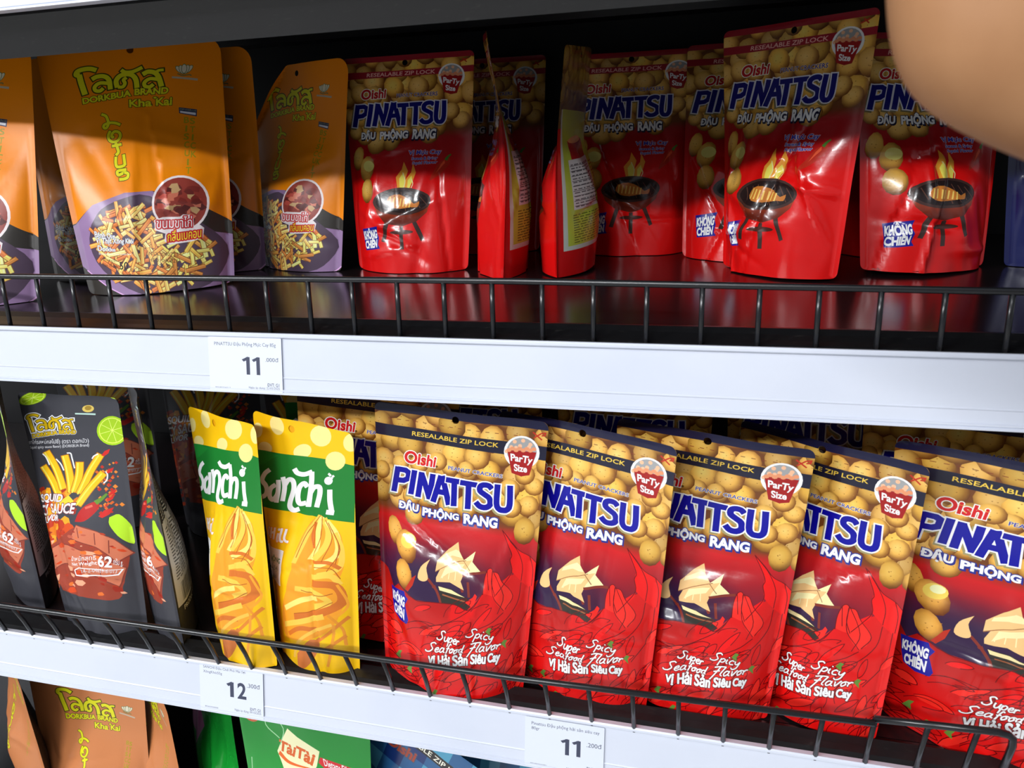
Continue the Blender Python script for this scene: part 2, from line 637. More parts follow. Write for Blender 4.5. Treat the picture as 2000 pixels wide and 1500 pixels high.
def art_seafood():
    A = Art([(730, 790), (1068, 826), (1020, 1340), (752, 1305)], 1.6,
            None, (0.04, 0.03), (0.487, 0.972, 0.021), (.07, .075))

    def base(p):
        h, u = p[:, 1], p[:, 0]
        c = ramp([(0, (190, 14, 14)), (.28, (190, 16, 16)), (.36, (110, 22, 40)), (.46, (120, 20, 36)), (.60, (190, 24, 26)), (.63, (104, 58, 24)), (1, (104, 58, 24))])(p)
        k = np.clip(1 - np.hypot((u - .36) / .56, (h - .37) / .19), 0, 1)[:, None]
        return c + (np.array([46, 26, 58]) - c) * np.clip(k * 1.7, 0, 1)
    A.base = base
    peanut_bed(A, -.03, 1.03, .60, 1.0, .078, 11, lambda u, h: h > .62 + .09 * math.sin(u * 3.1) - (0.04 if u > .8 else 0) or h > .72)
    A.crop(700, 760, 3.571)
    for x, y, rx, ro in ((300, 590, 62, .5), (170, 640, 62, 1.2), (265, 780, 58, .9), (430, 590, 66, .1), (830, 520, 90, .1), (645, 600, 62, .4), (560, 560, 70, .3), (760, 610, 60, .2), (480, 820, 80, .4), (380, 830, 66, .3),
                         (640, 880, 76, 1), (760, 890, 80, 0), (1170, 860, 74, .8), (1210, 720, 66, .2), (1060, 880, 70, .3), (1050, 740, 70, 0), (1150, 640, 70, .6), (400, 965, 72, .4)):
        q = A.art([(x, y), (x + rx, y)])
        A.peanut(q[0][0], q[0][1], abs(q[1][0] - q[0][0]), ro, (236, 192, 106), .88)
    A.raw([[(0, .972), (1, .972), (1, 1.01), (0, 1.01)]], NAVY)
    A.poly([(60, 262), (190, 283), (1310, 425), (1310, 530), (185, 374), (60, 358)], (26, 26, 46))
    A.text('RESEALABLE ZIP LOCK', [(382, 336), (978, 404), (974, 438), (380, 370)], GOLD, .012)
    for k in range(16):
        x = 210 + k * 62
        A.line([[(x, 236 + k * 7.6), (x + 26, 239 + k * 7.6)]], 5, (120, 50, 30), 0)
    A.line([[(1205, 315), (1265, 372)], [(1210, 360), (1262, 322)], [(1262, 322), (1290, 318), (1285, 338), (1262, 340)]], 10, (176, 40, 24), 0)
    party_cup(A, 1130, 470, 118)
    A.text('Oishi', [(335, 488), (552, 528), (540, 606), (328, 578)], (196, 24, 28), .035, [(.05, (248, 236, 220))])
    A.ell(555, 600, 9, 9, (90, 60, 20), n=8)
    A.text('PEANUT CRACKERS', [(637, 590), (1003, 640), (1000, 667), (635, 617)], (40, 50, 150), .02, [(.05, (236, 214, 170))])
    block_letters(A, [('P', [(262, 612), (385, 628), (352, 815), (234, 800)]), ('I', [(372, 632), (428, 640), (400, 822), (346, 814)]),
                      ('N', [(432, 645), (548, 660), (522, 852), (405, 832)]), ('A', [(548, 662), (630, 672), (650, 882), (520, 862)]),
                      ('T', [(618, 672), (738, 688), (722, 896), (622, 880)]), ('T', [(716, 688), (834, 704), (816, 912), (716, 898)]),
                      ('S', [(836, 700), (940, 715), (940, 915), (806, 896)]), ('U', [(950, 712), (1072, 720), (1068, 922), (936, 912)])],
                  40, BLUE, (232, 232, 240), 9, (150, 140, 96), (-12, 14))
    for s, q in (('ĐẬU', [(292, 850), (430, 876), (424, 958), (286, 934)]), ('PHỘNG', [(464, 888), (706, 930), (700, 1004), (460, 978)]), ('RANG', [(742, 942), (968, 958), (962, 1022), (738, 1010)])):
        A.text(s, q, WHITE, .045, [(.07, (40, 50, 130))], (4, 8, (34, 40, 120)))
    # falling crackers
    for x, y, r, ro, k in ((265, 1080, 84, 1.30, .55), (350, 1190, 92, .9, .78), (340, 1380, 80, 1.1, .74)):
        q = A.art([(x, y), (x + r, y)])
        A.peanut(q[0][0], q[0][1], abs(q[1][0] - q[0][0]), -ro, (226, 172, 84), k)
    A.ell(363, 1150, 54, 52, (244, 196, 84), n=16)
    A.ell(372, 1136, 34, 30, (252, 232, 170), n=12)
    # junk with tan sails
    TAN, TAN2, BRN = (224, 180, 120), (244, 214, 158), (120, 44, 32)
    A.line([[(505, 1390), (560, 1470), (590, 1550)], [(770, 1400), (775, 1500)], [(700, 1380), (735, 1470)]], 16, BRN, 3)
    A.poly([(522, 1260), (498, 1320), (508, 1392), (476, 1412), (440, 1388), (462, 1312)], TAN, 3)
    A.poly([(568, 1270), (640, 1192), (706, 1138), (714, 1200), (746, 1262), (640, 1292), (556, 1344)], TAN, 0)
    A.poly([(600, 1240), (690, 1190), (712, 1200), (735, 1245), (660, 1240), (590, 1268)], TAN2, 0)
    A.poly([(740, 1262), (824, 1190), (802, 1262), (862, 1330), (736, 1354)], TAN2, 0)
    A.poly([(600, 1300), (700, 1276), (802, 1250), (750, 1330), (722, 1400), (742, 1456), (650, 1412), (560, 1414), (560, 1384)], TAN, 0)
    A.poly([(620, 1318), (700, 1296), (745, 1290), (720, 1330), (640, 1352), (588, 1390)], TAN2, 0)
    A.line([[(612, 1340), (600, 1388)], [(650, 1330), (640, 1392)], [(690, 1325), (684, 1396)]], 5, TAN2, 0)
    A.line([[(556, 1344), (640, 1300), (760, 1258)], [(740, 1262), (780, 1330)]], 5, (150, 100, 60), 3)
    A.line([[(735, 1362), (890, 1322)]], 18, BRN, 0)
    A.crop(700, 1080, 3.571)
    A.poly([(572, 298), (660, 312), (770, 366), (800, 400), (770, 450), (600, 420)], (44, 40, 34), 0)
    A.poly([(574, 300), (660, 318), (748, 360), (650, 340), (582, 326)], (238, 206, 150), 0)
    A.line([[(600, 352), (750, 386)]], 9, (150, 84, 50), 0)
    A.line([[(535, 310), (550, 300), (590, 405)]], 12, BRN, 0)
    # sea of chillies
    sea = [(80, 60), (165, 160), (215, 205), (262, 330), (300, 300), (380, 372), (420, 392), (520, 405), (680, 410), (760, 440), (800, 400), (868, 320), (940, 320), (1050, 200), (1250, 90), (1250, 1000), (80, 1000)]

    def sea_col(p):
        h = p[:, 1:2]
        return np.array([204, 16, 14]) + (np.array([160, 20, 16]) - np.array([204, 16, 14])) * np.clip((h - .16) / .2, 0, 1) * (p[:, :1] < .55)
    A.poly(sea, sea_col)
    HOT, HOT2, LINE = (222, 16, 14), (236, 38, 28), (96, 4, 8)
    A.poly([(1000, -110), (1060, -40), (1110, 25), (1180, 62), (1226, 110), (1225, 330), (1130, 240), (1060, 170), (1052, 90), (1062, 40)], HOT, 0)
    A.poly([(868, 320), (878, 235), (906, 160), (936, 164), (926, 260), (946, 340)], HOT2, 2)
    A.poly([(934, 172), (972, 180), (1000, 240), (1062, 330), (1000, 430), (930, 330)], HOT2, 2)
    A.poly([(748, 392), (800, 356), (814, 330), (828, 346), (800, 424)], HOT2, 0)
    A.poly([(1000, 230), (1060, 180), (1050, 215), (1010, 262)], HOT, 0)
    A.poly([(350, 330), (400, 250), (428, 230), (405, 300), (370, 345)], (170, 40, 20), 0)
    A.line([[(1000, -110), (1090, 10), (1130, 120), (1120, 230)], [(1180, 62), (1200, 150), (1190, 260)], [(900, 165), (905, 300)], [(940, 165), (1000, 330), (960, 450)]], 4.5, LINE, 4)
    for P in ([(1000, -110), (1060, -40), (1110, 25), (1180, 62), (1226, 110)], [(1000, -110), (1062, 40), (1052, 90), (1060, 170), (1010, 250), (950, 330)], [(868, 330), (878, 235), (906, 160), (936, 164), (926, 260), (946, 340)],
              [(934, 172), (972, 180), (1000, 240), (1062, 330), (1010, 420)], [(934, 172), (930, 330), (1000, 430)], [(868, 320), (810, 400), (760, 440), (680, 410), (520, 405), (420, 392), (300, 300)],
              [(860, 330), (790, 430), (640, 520), (460, 560)], [(1000, 440), (900, 520), (720, 590), (520, 610)], [(1120, 240), (1090, 380), (980, 520), (800, 640)], [(1180, 260), (1150, 460), (1040, 640)]):
        A.line([P], 4.6, LINE, 4)
    r = random.Random(3)
    for k in range(84):
        x, y = r.uniform(150, 1180), r.uniform(400, 960)
        if y < 420 + abs(x - 560) * .1 - 40:
            continue
        a = math.radians(-10 - 62 * max(0, (x - 420) / 800) + r.uniform(-24, 24) + (34 if x < 420 else 0))
        L, Wd = r.uniform(110, 210), r.uniform(15, 30)
        e = np.array([(-1, 0), (-.6, -.8), (0, -1), (.6, -.7), (1, 0), (.55, .75), (0, 1), (-.6, .8), (-1, 0)]) * (L / 2, Wd)
        c, s = math.cos(a), math.sin(a)
        e = e @ np.array([[c, s], [-s, c]]) + (x, y)
        if k % 3 == 0:
            A.poly(e[:-1], HOT if k % 2 else HOT2, 0)
        A.line([e[:r.choice([6, 7, 9])]], 4.2, LINE, 2)
    for x, y, a in ((905, 555, 40), (1010, 620, -60), (375, 825, 60), (470, 830, 50), (560, 935, 70), (300, 740, 20)):
        A.poly([(x - 22, y + 8), (x, y - 18), (x + 20, y - 14), (x + 8, y + 6), (x + 14, y + 34)], (92, 128, 50), 0)
    A.poly([(240, 318), (345, 346), (352, 372), (372, 392), (352, 430), (374, 526), (362, 552), (306, 536), (262, 488), (250, 420)], (26, 26, 140), 0)
    A.text('KHÔNG', [(250, 335), (350, 372), (345, 446), (252, 404)], WHITE, .05)
    A.text('CHIÊN', [(262, 420), (346, 446), (342, 528), (266, 490)], WHITE, .05)
    # flavour lines
    OUT = [(.035, (120, 20, 14))]
    for s, q in (('Super', [(590, 566), (728, 596), (706, 676), (556, 650)]), ('Spicy', [(782, 548), (948, 560), (916, 640), (738, 626)]),
                 ('Seafood', [(516, 644), (752, 650), (728, 720), (474, 730)]), ('Flavor', [(790, 640), (1000, 602), (970, 688), (738, 738)])):
        handwriting(A, s, q, 7.5, (250, 246, 236), [(8, (130, 16, 12))])
    for s, q in (('Vị', [(514, 728), (556, 724), (552, 794), (512, 786)]), ('Hải', [(578, 716), (655, 712), (655, 784), (580, 786)]), ('Sản', [(676, 704), (768, 702), (766, 772), (676, 780)]),
                 ('Siêu', [(790, 706), (890, 692), (888, 746), (788, 762)]), ('Cay', [(906, 692), (986, 676), (982, 742), (904, 752)])):
        A.text_o(s, q, WHITE, 6, [(14, (96, 14, 10))])
    return A


def art_squid():
    A = Art([(670, 120), (924, 99), (917, 531), (701, 522)], 1.6, None, (0.04, 0.04), (0.487, 0.965, 0.021), (.07, .02))
    A.base = ramp([(0, (204, 14, 14)), (.42, (208, 14, 14)), (.56, (158, 18, 24)), (.62, (150, 24, 28)), (.66, (104, 58, 24)), (1, (104, 58, 24))])
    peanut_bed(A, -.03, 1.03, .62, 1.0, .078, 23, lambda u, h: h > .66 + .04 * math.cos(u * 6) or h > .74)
    A.crop(600, 50, 3.333)
    A.raw([[(0, .975), (1, .975), (1, 1.01), (0, 1.01)]], (140, 20, 34))
    for x, y, r, ro in ((270, 510, 60, 1.4), (350, 480, 60, .2), (300, 640, 50, .5), (440, 490, 60, .8), (470, 810, 70, .3), (390, 760, 60, .5), (560, 800, 60, .8), (720, 430, 70, 0), (1000, 660, 60, .5), (930, 600, 60, .2), (620, 740, 60, .2), (800, 760, 60, .3), (330, 740, 46, .4)):
        q = A.art([(x, y), (x + r, y)])
        A.peanut(q[0][0], q[0][1], abs(q[1][0] - q[0][0]), ro, (232, 192, 114), .9)
    A.poly([(230, 336), (560, 316), (860, 291), (1080, 272), (1078, 318), (858, 338), (560, 360), (232, 384)], (146, 26, 40))
    A.text('RESEALABLE ZIP LOCK', [(394, 336), (826, 306), (824, 334), (392, 362)], (232, 170, 160), .014)
    A.line([[(985, 250), (1035, 225)], [(1000, 222), (1030, 252)]], 8, (176, 40, 24), 0)
    party_cup(A, 932, 352, 86)
    A.text('Oishi', [(362, 452), (512, 444), (508, 504), (358, 518)], (176, 24, 30), .035, [(.05, (240, 226, 210))])
    A.text('PEANUT CRACKERS', [(580, 478), (842, 463), (842, 490), (580, 502)], (40, 46, 130), .02, [(.04, (226, 204, 160))])
    block_letters(A, [('P', [(322, 556), (412, 548), (388, 700), (304, 704)]), ('I', [(402, 550), (440, 546), (426, 700), (380, 702)]),
                      ('N', [(448, 546), (532, 540), (520, 696), (428, 700)]), ('A', [(534, 540), (590, 536), (612, 694), (514, 698)]),
                      ('T', [(584, 542), (672, 536), (660, 694), (588, 696)]), ('T', [(662, 536), (748, 530), (736, 692), (664, 694)]),
                      ('S', [(744, 532), (826, 526), (824, 690), (722, 692)]), ('U', [(830, 528), (896, 524), (896, 690), (816, 692)])],
                  29, (10, 11, 108), (206, 206, 214), 7, (120, 108, 70), (-9, 11))
    for s, q in (('ĐẬU', [(362, 728), (450, 724), (448, 796), (358, 796)]), ('PHỘNG', [(482, 722), (654, 716), (652, 796), (480, 800)]), ('RANG', [(688, 724), (836, 722), (832, 784), (686, 786)])):
        A.text(s, q, (238, 238, 240), .045, [(.06, (40, 40, 70))], (4, 7, (30, 28, 50)))
    for s, q in (('Vị Mực Cay', [(672, 864), (872, 858), (868, 896), (668, 902)]), ('Sweet & Spicy', [(690, 910), (850, 905), (848, 930), (690, 936)]), ('Squid Flavor', [(696, 940), (848, 934), (846, 958), (696, 964)])):
        A.text(s, q, (50, 50, 160), .025, [(.05, (206, 190, 200))])
    # chilli
    A.poly([(930, 918), (926, 960), (880, 1010), (806, 1064), (826, 1008), (860, 950), (900, 926)], (176, 40, 24), 3)
    A.poly([(896, 930), (870, 960), (840, 1016), (862, 990), (900, 950)], (220, 84, 50), 0)
    A.line([[(904, 930), (918, 908), (936, 892)]], [20, 8], (70, 120, 40), 3)
    for x, y, r, ro, k in ((345, 912, 64, 1.3, .55), (408, 980, 70, 1.2, .72), (412, 1120, 60, 1.4, .8)):
        q = A.art([(x, y), (x + r, y)])
        A.peanut(q[0][0], q[0][1], abs(q[1][0] - q[0][0]), ro, (230, 186, 100), k)
    A.ell(420, 962, 40, 36, (246, 214, 120))
    # flames, grill with fish
    for P, c in (([(596, 1110), (588, 1040), (628, 990), (640, 940), (668, 1000), (650, 1060), (690, 1010), (700, 950), (722, 1010), (700, 1070), (676, 1110)], (232, 150, 50)),
                 ([(612, 1110), (610, 1050), (640, 1010), (650, 1050), (640, 1110)], (248, 214, 90)), ([(664, 1110), (668, 1060), (694, 1030), (698, 1070), (680, 1110)], (248, 214, 90))):
        A.poly(P, c, 0)
    A.line([[(640, 1115), (650, 1060), (634, 1010)], [(690, 1110), (702, 1080), (690, 1050)]], 5, (246, 220, 160), 4)
    A.line([[(548, 1310), (516, 1425)], [(630, 1340), (634, 1472)], [(706, 1305), (760, 1424)]], 24, (58, 40, 36), 0)
    A.ell(634, 1372, 72, 13, (70, 34, 28))
    A.poly([(456, 1200), (480, 1260), (540, 1318), (632, 1340), (724, 1312), (784, 1260), (808, 1196)], ramp([(.24, (90, 30, 20)), (.32, (160, 60, 26))]), 0)
    A.ell(632, 1190, 178, 84, (62, 40, 36), n=26)
    A.ell(632, 1190, 160, 70, (34, 22, 22), n=26)
    for k in range(7):
        A.line([[(500 + k * 40, 1134 + abs(k - 3) * 8), (530 + k * 44, 1250 - abs(k - 3) * 9)]], 5, (84, 54, 44), 0)
    A.poly([(532, 1200), (548, 1160), (610, 1150), (670, 1176), (710, 1206), (742, 1192), (734, 1226), (690, 1226), (620, 1236), (560, 1226)], (186, 112, 44), 2)
    for k in range(7):
        A.line([[(556 + k * 22, 1162 + k * 4), (548 + k * 22, 1216 + k * 2)]], 8, (242, 190, 96), 0)
    A.poly([(384, 1342), (490, 1330), (480, 1368), (490, 1400), (484, 1440), (496, 1462), (402, 1468), (394, 1420)], (28, 30, 134), 0)
    A.text('KHÔNG', [(392, 1346), (480, 1338), (478, 1400), (396, 1406)], WHITE, .05)
    A.text('CHIÊN', [(398, 1404), (478, 1398), (476, 1452), (402, 1458)], WHITE, .05)
    return A


def text_rows(A, u0, u1, h0, h1, n, col, seed, gap=.5, fill=.86):
    """rows of small unreadable print"""
    r = random.Random(seed)
    dh = (h1 - h0) / n
    q = []
    for j in range(n):
        h = h1 - (j + 1) * dh
        u = u0
        end = u1 - (0 if r.random() < .8 else r.uniform(0, .5) * (u1 - u0))
        while u < end:
            w = r.uniform(.02, .075)
            q.append([(u, h), (min(u + w, end), h), (min(u + w, end), h + dh * gap), (u, h + dh * gap)])
            u += w + .014
    A.raw(q, col)


UNIT = [(0, 0), (1, 0), (1, 1), (0, 1)]


def back_squid():
    A = Art(UNIT, 1.6, (176, 14, 16), (0.04, 0.04), (0.513, 0.965, 0.021))
    A.raw([[(0, .66), (1, .66), (1, 1.01), (0, 1.01)]], (104, 84, 40))
    peanut_bed(A, -.03, 1.03, .72, 1.0, .085, 31, None, (150, 130, 60))
    A.raw([[(.06, .12), (.95, .12), (.95, .70), (.06, .74)]], (176, 186, 178))
    A.raw([[(.09, .14), (.94, .14), (.94, .70), (.09, .74)]], (160, 178, 62))
    A.raw([[(.20, .50), (.52, .50), (.54, .60), (.18, .60)]], (150, 26, 30))
    A.ell(.36, .40, .17, .015, (214, 150, 90))
    A.raw([[(.15, .36), (.56, .36), (.56, .52), (.15, .52)]], (188, 190, 190))
    A.raw([[(.15, .30), (.56, .30), (.56, .37), (.15, .37)]], (188, 190, 190))
    text_rows(A, .17, .53, .31, .51, 13, (96, 96, 100), 7, .34)
    for k in range(9):
        h = .315 + k * .022
        A.raw([[(.16, h), (.55, h), (.55, h + .0025), (.16, h + .0025)]], (60, 60, 64))
    text_rows(A, .14, .70, .15, .285, 12, (84, 100, 40), 9, .42)
    text_rows(A, .60, .90, .15, .50, 24, (110, 100, 40), 12, .4)
    return A


def back_seafood():
    A = Art(UNIT, 1.6, (150, 14, 16), (0.04, 0.03), (0.513, 0.972, 0.021))
    A.raw([[(0, .70), (1, .70), (1, 1.01), (0, 1.01)]], (120, 80, 36))
    peanut_bed(A, -.03, 1.03, .74, 1.0, .09, 37)
    A.raw([[(.1, .15), (.9, .15), (.9, .66), (.1, .66)]], (170, 180, 70))
    text_rows(A, .16, .84, .18, .62, 26, (70, 80, 30), 3, .4)
    return A


# strokes of the three-letter-and-vowel brand word, and the sideways 'lotus', in the crop (150,130) x5.557
LOGO = [([(308, 152), (240, 128), (160, 132), (104, 156), (92, 196), (130, 206)], 44), ([(124, 196), (150, 300), (196, 446)], 50),
        ([(262, 262), (318, 232), (396, 234), (446, 286), (462, 396)], 42), ([(450, 322), (352, 312), (298, 352), (304, 398), (352, 408), (388, 376)], 34),
        ([(534, 378), (520, 296), (560, 238), (630, 222), (690, 244), (724, 300), (736, 392)], 42), ([(540, 372), (590, 372), (612, 330), (596, 290), (626, 262)], 30),
        ([(568, 166), (610, 196), (690, 196), (786, 152)], 34),
        ([(790, 236), (846, 208), (912, 226), (950, 280), (980, 390)], 42), ([(960, 310), (868, 292), (812, 330), (816, 376), (862, 388), (900, 360)], 32), ([(910, 226), (950, 200), (998, 196)], 26)]
LOTUS = [[(378, 686), (424, 706), (446, 750), (456, 800), (436, 846), (410, 838), (414, 808), (470, 786), (530, 790), (582, 812)],
         [(480, 876), (464, 930), (480, 980), (524, 1000), (570, 982), (590, 936), (574, 896), (532, 884), (506, 906), (500, 940), (526, 950)],
         [(510, 1046), (560, 1036), (610, 1024)], [(548, 1012), (572, 1070), (584, 1110), (560, 1144)],
         [(562, 1156), (566, 1220), (584, 1262), (636, 1256), (664, 1240)], [(640, 1132), (652, 1190), (664, 1246)],
         [(682, 1288), (594, 1306), (604, 1346), (660, 1322), (700, 1330), (700, 1366), (664, 1384), (614, 1390)]]
BRAND = (208, 204, 24)


def dorkbua_logo(A, T, fill, rim, white=None, small=True):
    """the brand word and line in coordinates of the crop, moved by T to this packet's crop"""
    sc = np.linalg.norm(np.array(T((100, 0))) - np.array(T((0, 0)))) / 100
    S = [([T(p) for p in s], w * sc * 1.25) for s, w in LOGO]
    qd = [[T(p) for p in q] for q in ([(168, 490), (672, 414), (672, 482), (180, 556)], [(716, 404), (1046, 404), (1040, 472), (716, 474)])]

    def group(ex, c):
        q = []
        for P, w in S:
            q += A.ribbon(catmull(P, 5), w + ex, ex / 2)
        A.raw([A.art(x) for x in q], c)
    if white:
        group(64 * sc, white)
        A.text('DORKBUA', qd[0], white, .16)
        A.text('BRAND', qd[1], white, .16)
    group(26 * sc, rim)
    A.text('DORKBUA', qd[0], rim, .11)
    A.text('BRAND', qd[1], rim, .11)
    group(0, fill)
    A.text('DORKBUA', qd[0], fill, .045)
    A.text('BRAND', qd[1], fill, .045)


def art_biscuit(base, quad, T=None, plate=True, rim=(44, 52, 14)):
    """orange (with the plate of sticks) or copper packet with the lotus brand"""
    A = Art(quad, 1.45, base, (0.10, 0.03), (0.5, 0.955, 0.02))
    A.crop(150, 130, 5.557)
    T = T or (lambda p: p)
    sc = np.linalg.norm(np.array(T((100, 0))) - np.array(T((0, 0)))) / 100
    if plate:
        A.crop(160, 360, 6.25)
        A.poly([(-200, 760), (40, 672), (300, 432), (700, 272), (1000, 244), (1250, 290), (1500, 380), (1800, 560), (2100, 760), (2200, 2000), (-200, 2000)], (46, 42, 38))
        A.poly([(-160, 800), (40, 682), (300, 432), (700, 272), (1000, 244), (1090, 300), (1180, 500), (1500, 640), (1880, 700), (1990, 900), (1900, 1040), (1660, 1260), (1300, 1392), (950, 1420), (500, 1332), (200, 1220), (-60, 1050)], (140, 112, 150), 0)
        A.line([[(150, 1192), (500, 1330), (950, 1418), (1300, 1390), (1660, 1258), (1880, 1064)]], 14, (206, 160, 206), 4)
        A.poly([(280, 660), (420, 470), (700, 330), (980, 300), (1500, 560), (1760, 800), (1720, 1050), (1500, 1220), (900, 1330), (400, 1150), (230, 900)], (76, 60, 78), 3)
        r = random.Random(8)
        pal = [(240, 188, 104), (228, 156, 72), (216, 128, 62), (236, 172, 90), (204, 112, 56), (244, 204, 126)]
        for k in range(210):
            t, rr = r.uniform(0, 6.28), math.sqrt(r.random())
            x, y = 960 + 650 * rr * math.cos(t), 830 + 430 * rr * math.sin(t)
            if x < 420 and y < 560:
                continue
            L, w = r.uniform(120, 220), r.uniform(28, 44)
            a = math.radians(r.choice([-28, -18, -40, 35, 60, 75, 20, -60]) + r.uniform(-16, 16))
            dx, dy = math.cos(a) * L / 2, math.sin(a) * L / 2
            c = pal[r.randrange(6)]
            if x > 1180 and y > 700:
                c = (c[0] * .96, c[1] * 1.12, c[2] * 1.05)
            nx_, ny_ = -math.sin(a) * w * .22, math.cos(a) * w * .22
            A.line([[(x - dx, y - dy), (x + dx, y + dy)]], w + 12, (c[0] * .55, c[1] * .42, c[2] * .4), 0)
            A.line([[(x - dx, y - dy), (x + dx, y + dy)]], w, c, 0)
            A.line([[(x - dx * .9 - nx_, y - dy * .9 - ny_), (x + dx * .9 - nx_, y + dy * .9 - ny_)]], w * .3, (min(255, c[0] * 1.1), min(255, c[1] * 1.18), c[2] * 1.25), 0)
        A.ell(1295, 370, 292, 300, (226, 214, 214), n=30)
        A.ell(1295, 370, 268, 276, (140, 56, 46), n=30)
        for k in range(46):
            t, rr = r.uniform(0, 6.28), math.sqrt(r.random()) * 215
            x, y = 1295 + rr * math.cos(t), 370 + rr * math.sin(t)
            a = r.uniform(0, 6.28)
            P = [(x + math.cos(a + b) * q, y + math.sin(a + b) * q * .8) for b, q in ((0, 62), (1.2, 42), (2.4, 56), (3.6, 40), (5, 52))]
            A.poly(P, [(170, 70, 58), (120, 44, 38), (196, 110, 86), (104, 40, 36), (186, 150, 104), (84, 30, 28)][k % 6])
        A.poly([(1030, 556), (1120, 520), (1300, 510), (1330, 486), (1430, 490), (1440, 610), (1500, 590), (1540, 620), (1530, 720), (1420, 760), (1200, 800), (1140, 770), (1150, 690), (1040, 660)], (222, 212, 212))
        A.text_o('ขนมขาไก่', [(1056, 520), (1418, 500), (1420, 612), (1056, 642)], WHITE, 0, [(26, (180, 40, 46))])
        A.text_o('กลิ่นเบคอน', [(1170, 660), (1512, 606), (1512, 716), (1174, 774)], (246, 222, 40), 0, [(26, (186, 30, 36))])
        OUT = [(.05, (36, 60, 96))]
        A.text('Bánh Que', [(318, 724), (586, 726), (584, 788), (318, 804)], WHITE, .02, OUT)
        A.text('Vị Thịt Xông Khói', [(322, 786), (806, 756), (802, 826), (326, 878)], WHITE, .02, OUT)
        A.text('Dorkbua', [(346, 880), (586, 878), (582, 916), (346, 938)], WHITE, .02, OUT)
        A.text('Biscuit Stick Bacon Flavour Dorkbua Brand', [(356, 956), (770, 916), (770, 936), (356, 980)], (232, 226, 214), .0)
        A.text('Khối lượng tịnh', [(370, 1000), (596, 990), (596, 1036), (372, 1052)], (54, 40, 26), .0)
        A.text('Net Weight', [(400, 1066), (610, 1058), (610, 1104), (404, 1116)], (54, 40, 26), .0)
        A.text('50', [(622, 1022), (728, 1014), (722, 1096), (624, 1102)], (30, 24, 20), .01)
        A.text('g', [(752, 1076), (780, 1074), (780, 1110), (752, 1112)], (30, 24, 20), .0)
        for s, y in (('NSX: 040725', 886), ('HSD: 040726', 950), ('21:30 1', 1006)):
            A.text(s, [(968 if y < 1000 else 1080, y), (1284 if y < 1000 else 1230, y - 8), (1284 if y < 1000 else 1230, y + 30), (968 if y < 1000 else 1080, y + 38)], (84, 62, 34), 0)
        A.crop(150, 130, 5.557)
        T = lambda p: p
    dorkbua_logo(A, T, BRAND, rim)
    Q = lambda q: [T(p) for p in q]
    A.text('Kha', Q([(662, 530), (884, 526), (884, 610), (668, 612)]), BRAND, .03, [(.05, rim)])
    A.text('Kai', Q([(930, 520), (1082, 516), (1080, 604), (934, 606)]), BRAND, .03, [(.05, rim)])
    A.ell(*T((918, 516)), 24 * sc, 18 * sc, rim)
    A.ell(*T((918, 516)), 17 * sc, 12 * sc, BRAND)
    A.line([Q(s) for s in LOTUS], 30 * sc, BRAND, 5, [(12 * sc, rim)])
    for ch, x, y in zip('BISCUIT', (1228, 1230, 1236, 1244, 1252, 1262, 1270), (744, 836, 920, 1004, 1090, 1180, 1262)):
        A.text(ch, Q([(x - (22 if ch != 'I' else 6), y), (x + (22 if ch != 'I' else 6), y), (x + (22 if ch != 'I' else 6), y + 62), (x - (22 if ch != 'I' else 6), y + 62)]), (150, 136, 20), .02)
    for ch, x, y in zip('STICK', (1284, 1288, 1294, 1302, 1310), (756, 846, 930, 1014, 1100)):
        A.text(ch, Q([(x - (22 if ch != 'I' else 6), y), (x + (22 if ch != 'I' else 6), y), (x + (22 if ch != 'I' else 6), y + 62), (x - (22 if ch != 'I' else 6), y + 62)]), (150, 136, 20), .02)
    GR = (206, 200, 176)
    for dx, rx, ro in ((-44, 26, -38), (44, 26, 38), (-22, 26, -18), (22, 26, 18), (0, 28, 0)):
        A.ell(*T((1192 + dx, 206 - (10 if dx == 0 else 0))), rx * sc * 1.0, 58 * sc, (90, 104, 50), ro)
        A.ell(*T((1192 + dx, 206 - (10 if dx == 0 else 0))), rx * sc * .78, 50 * sc, GR, ro)
    A.line([Q([(1130, 250), (1180, 274), (1240, 270), (1262, 282)])], 14 * sc, (120, 110, 60), 4)
    A.poly(Q([(1078, 278), (1180, 292), (1322, 318), (1320, 342), (1180, 314), (1078, 300)]), (170, 160, 140))
    if plate:
        A.poly([(1150, 634), (1322, 664), (1322, 740), (1156, 700)], (34, 44, 84))
        A.poly([(1164, 674), (1312, 700), (1312, 726), (1166, 694)], (214, 214, 220))
        A.text('ビスケットスティック', [(1162, 644), (1314, 670), (1314, 690), (1162, 664)], (206, 214, 130), 0)
    return A


def back_biscuit(col):
    A = Art(UNIT, 1.45, col, (0.10, 0.03), (0.5, 0.955, 0.02))
    text_rows(A, .14, .86, .35, .78, 24, tuple(min(255, c * 2.2 + 10) for c in col), 5, .4)
    A.raw([[(.55, .14), (.86, .14), (.86, .28), (.55, .28)]], (190, 186, 180))
    for k in range(16):
        A.raw([[(.57 + k * .0175, .155), (.578 + k * .0175, .155), (.578 + k * .0175, .265), (.57 + k * .0175, .265)]], (40, 40, 40))
    A.raw([[(.14, .02), (.5, .02), (.5, .2), (.14, .2)]], (196, 130, 50))
    return A


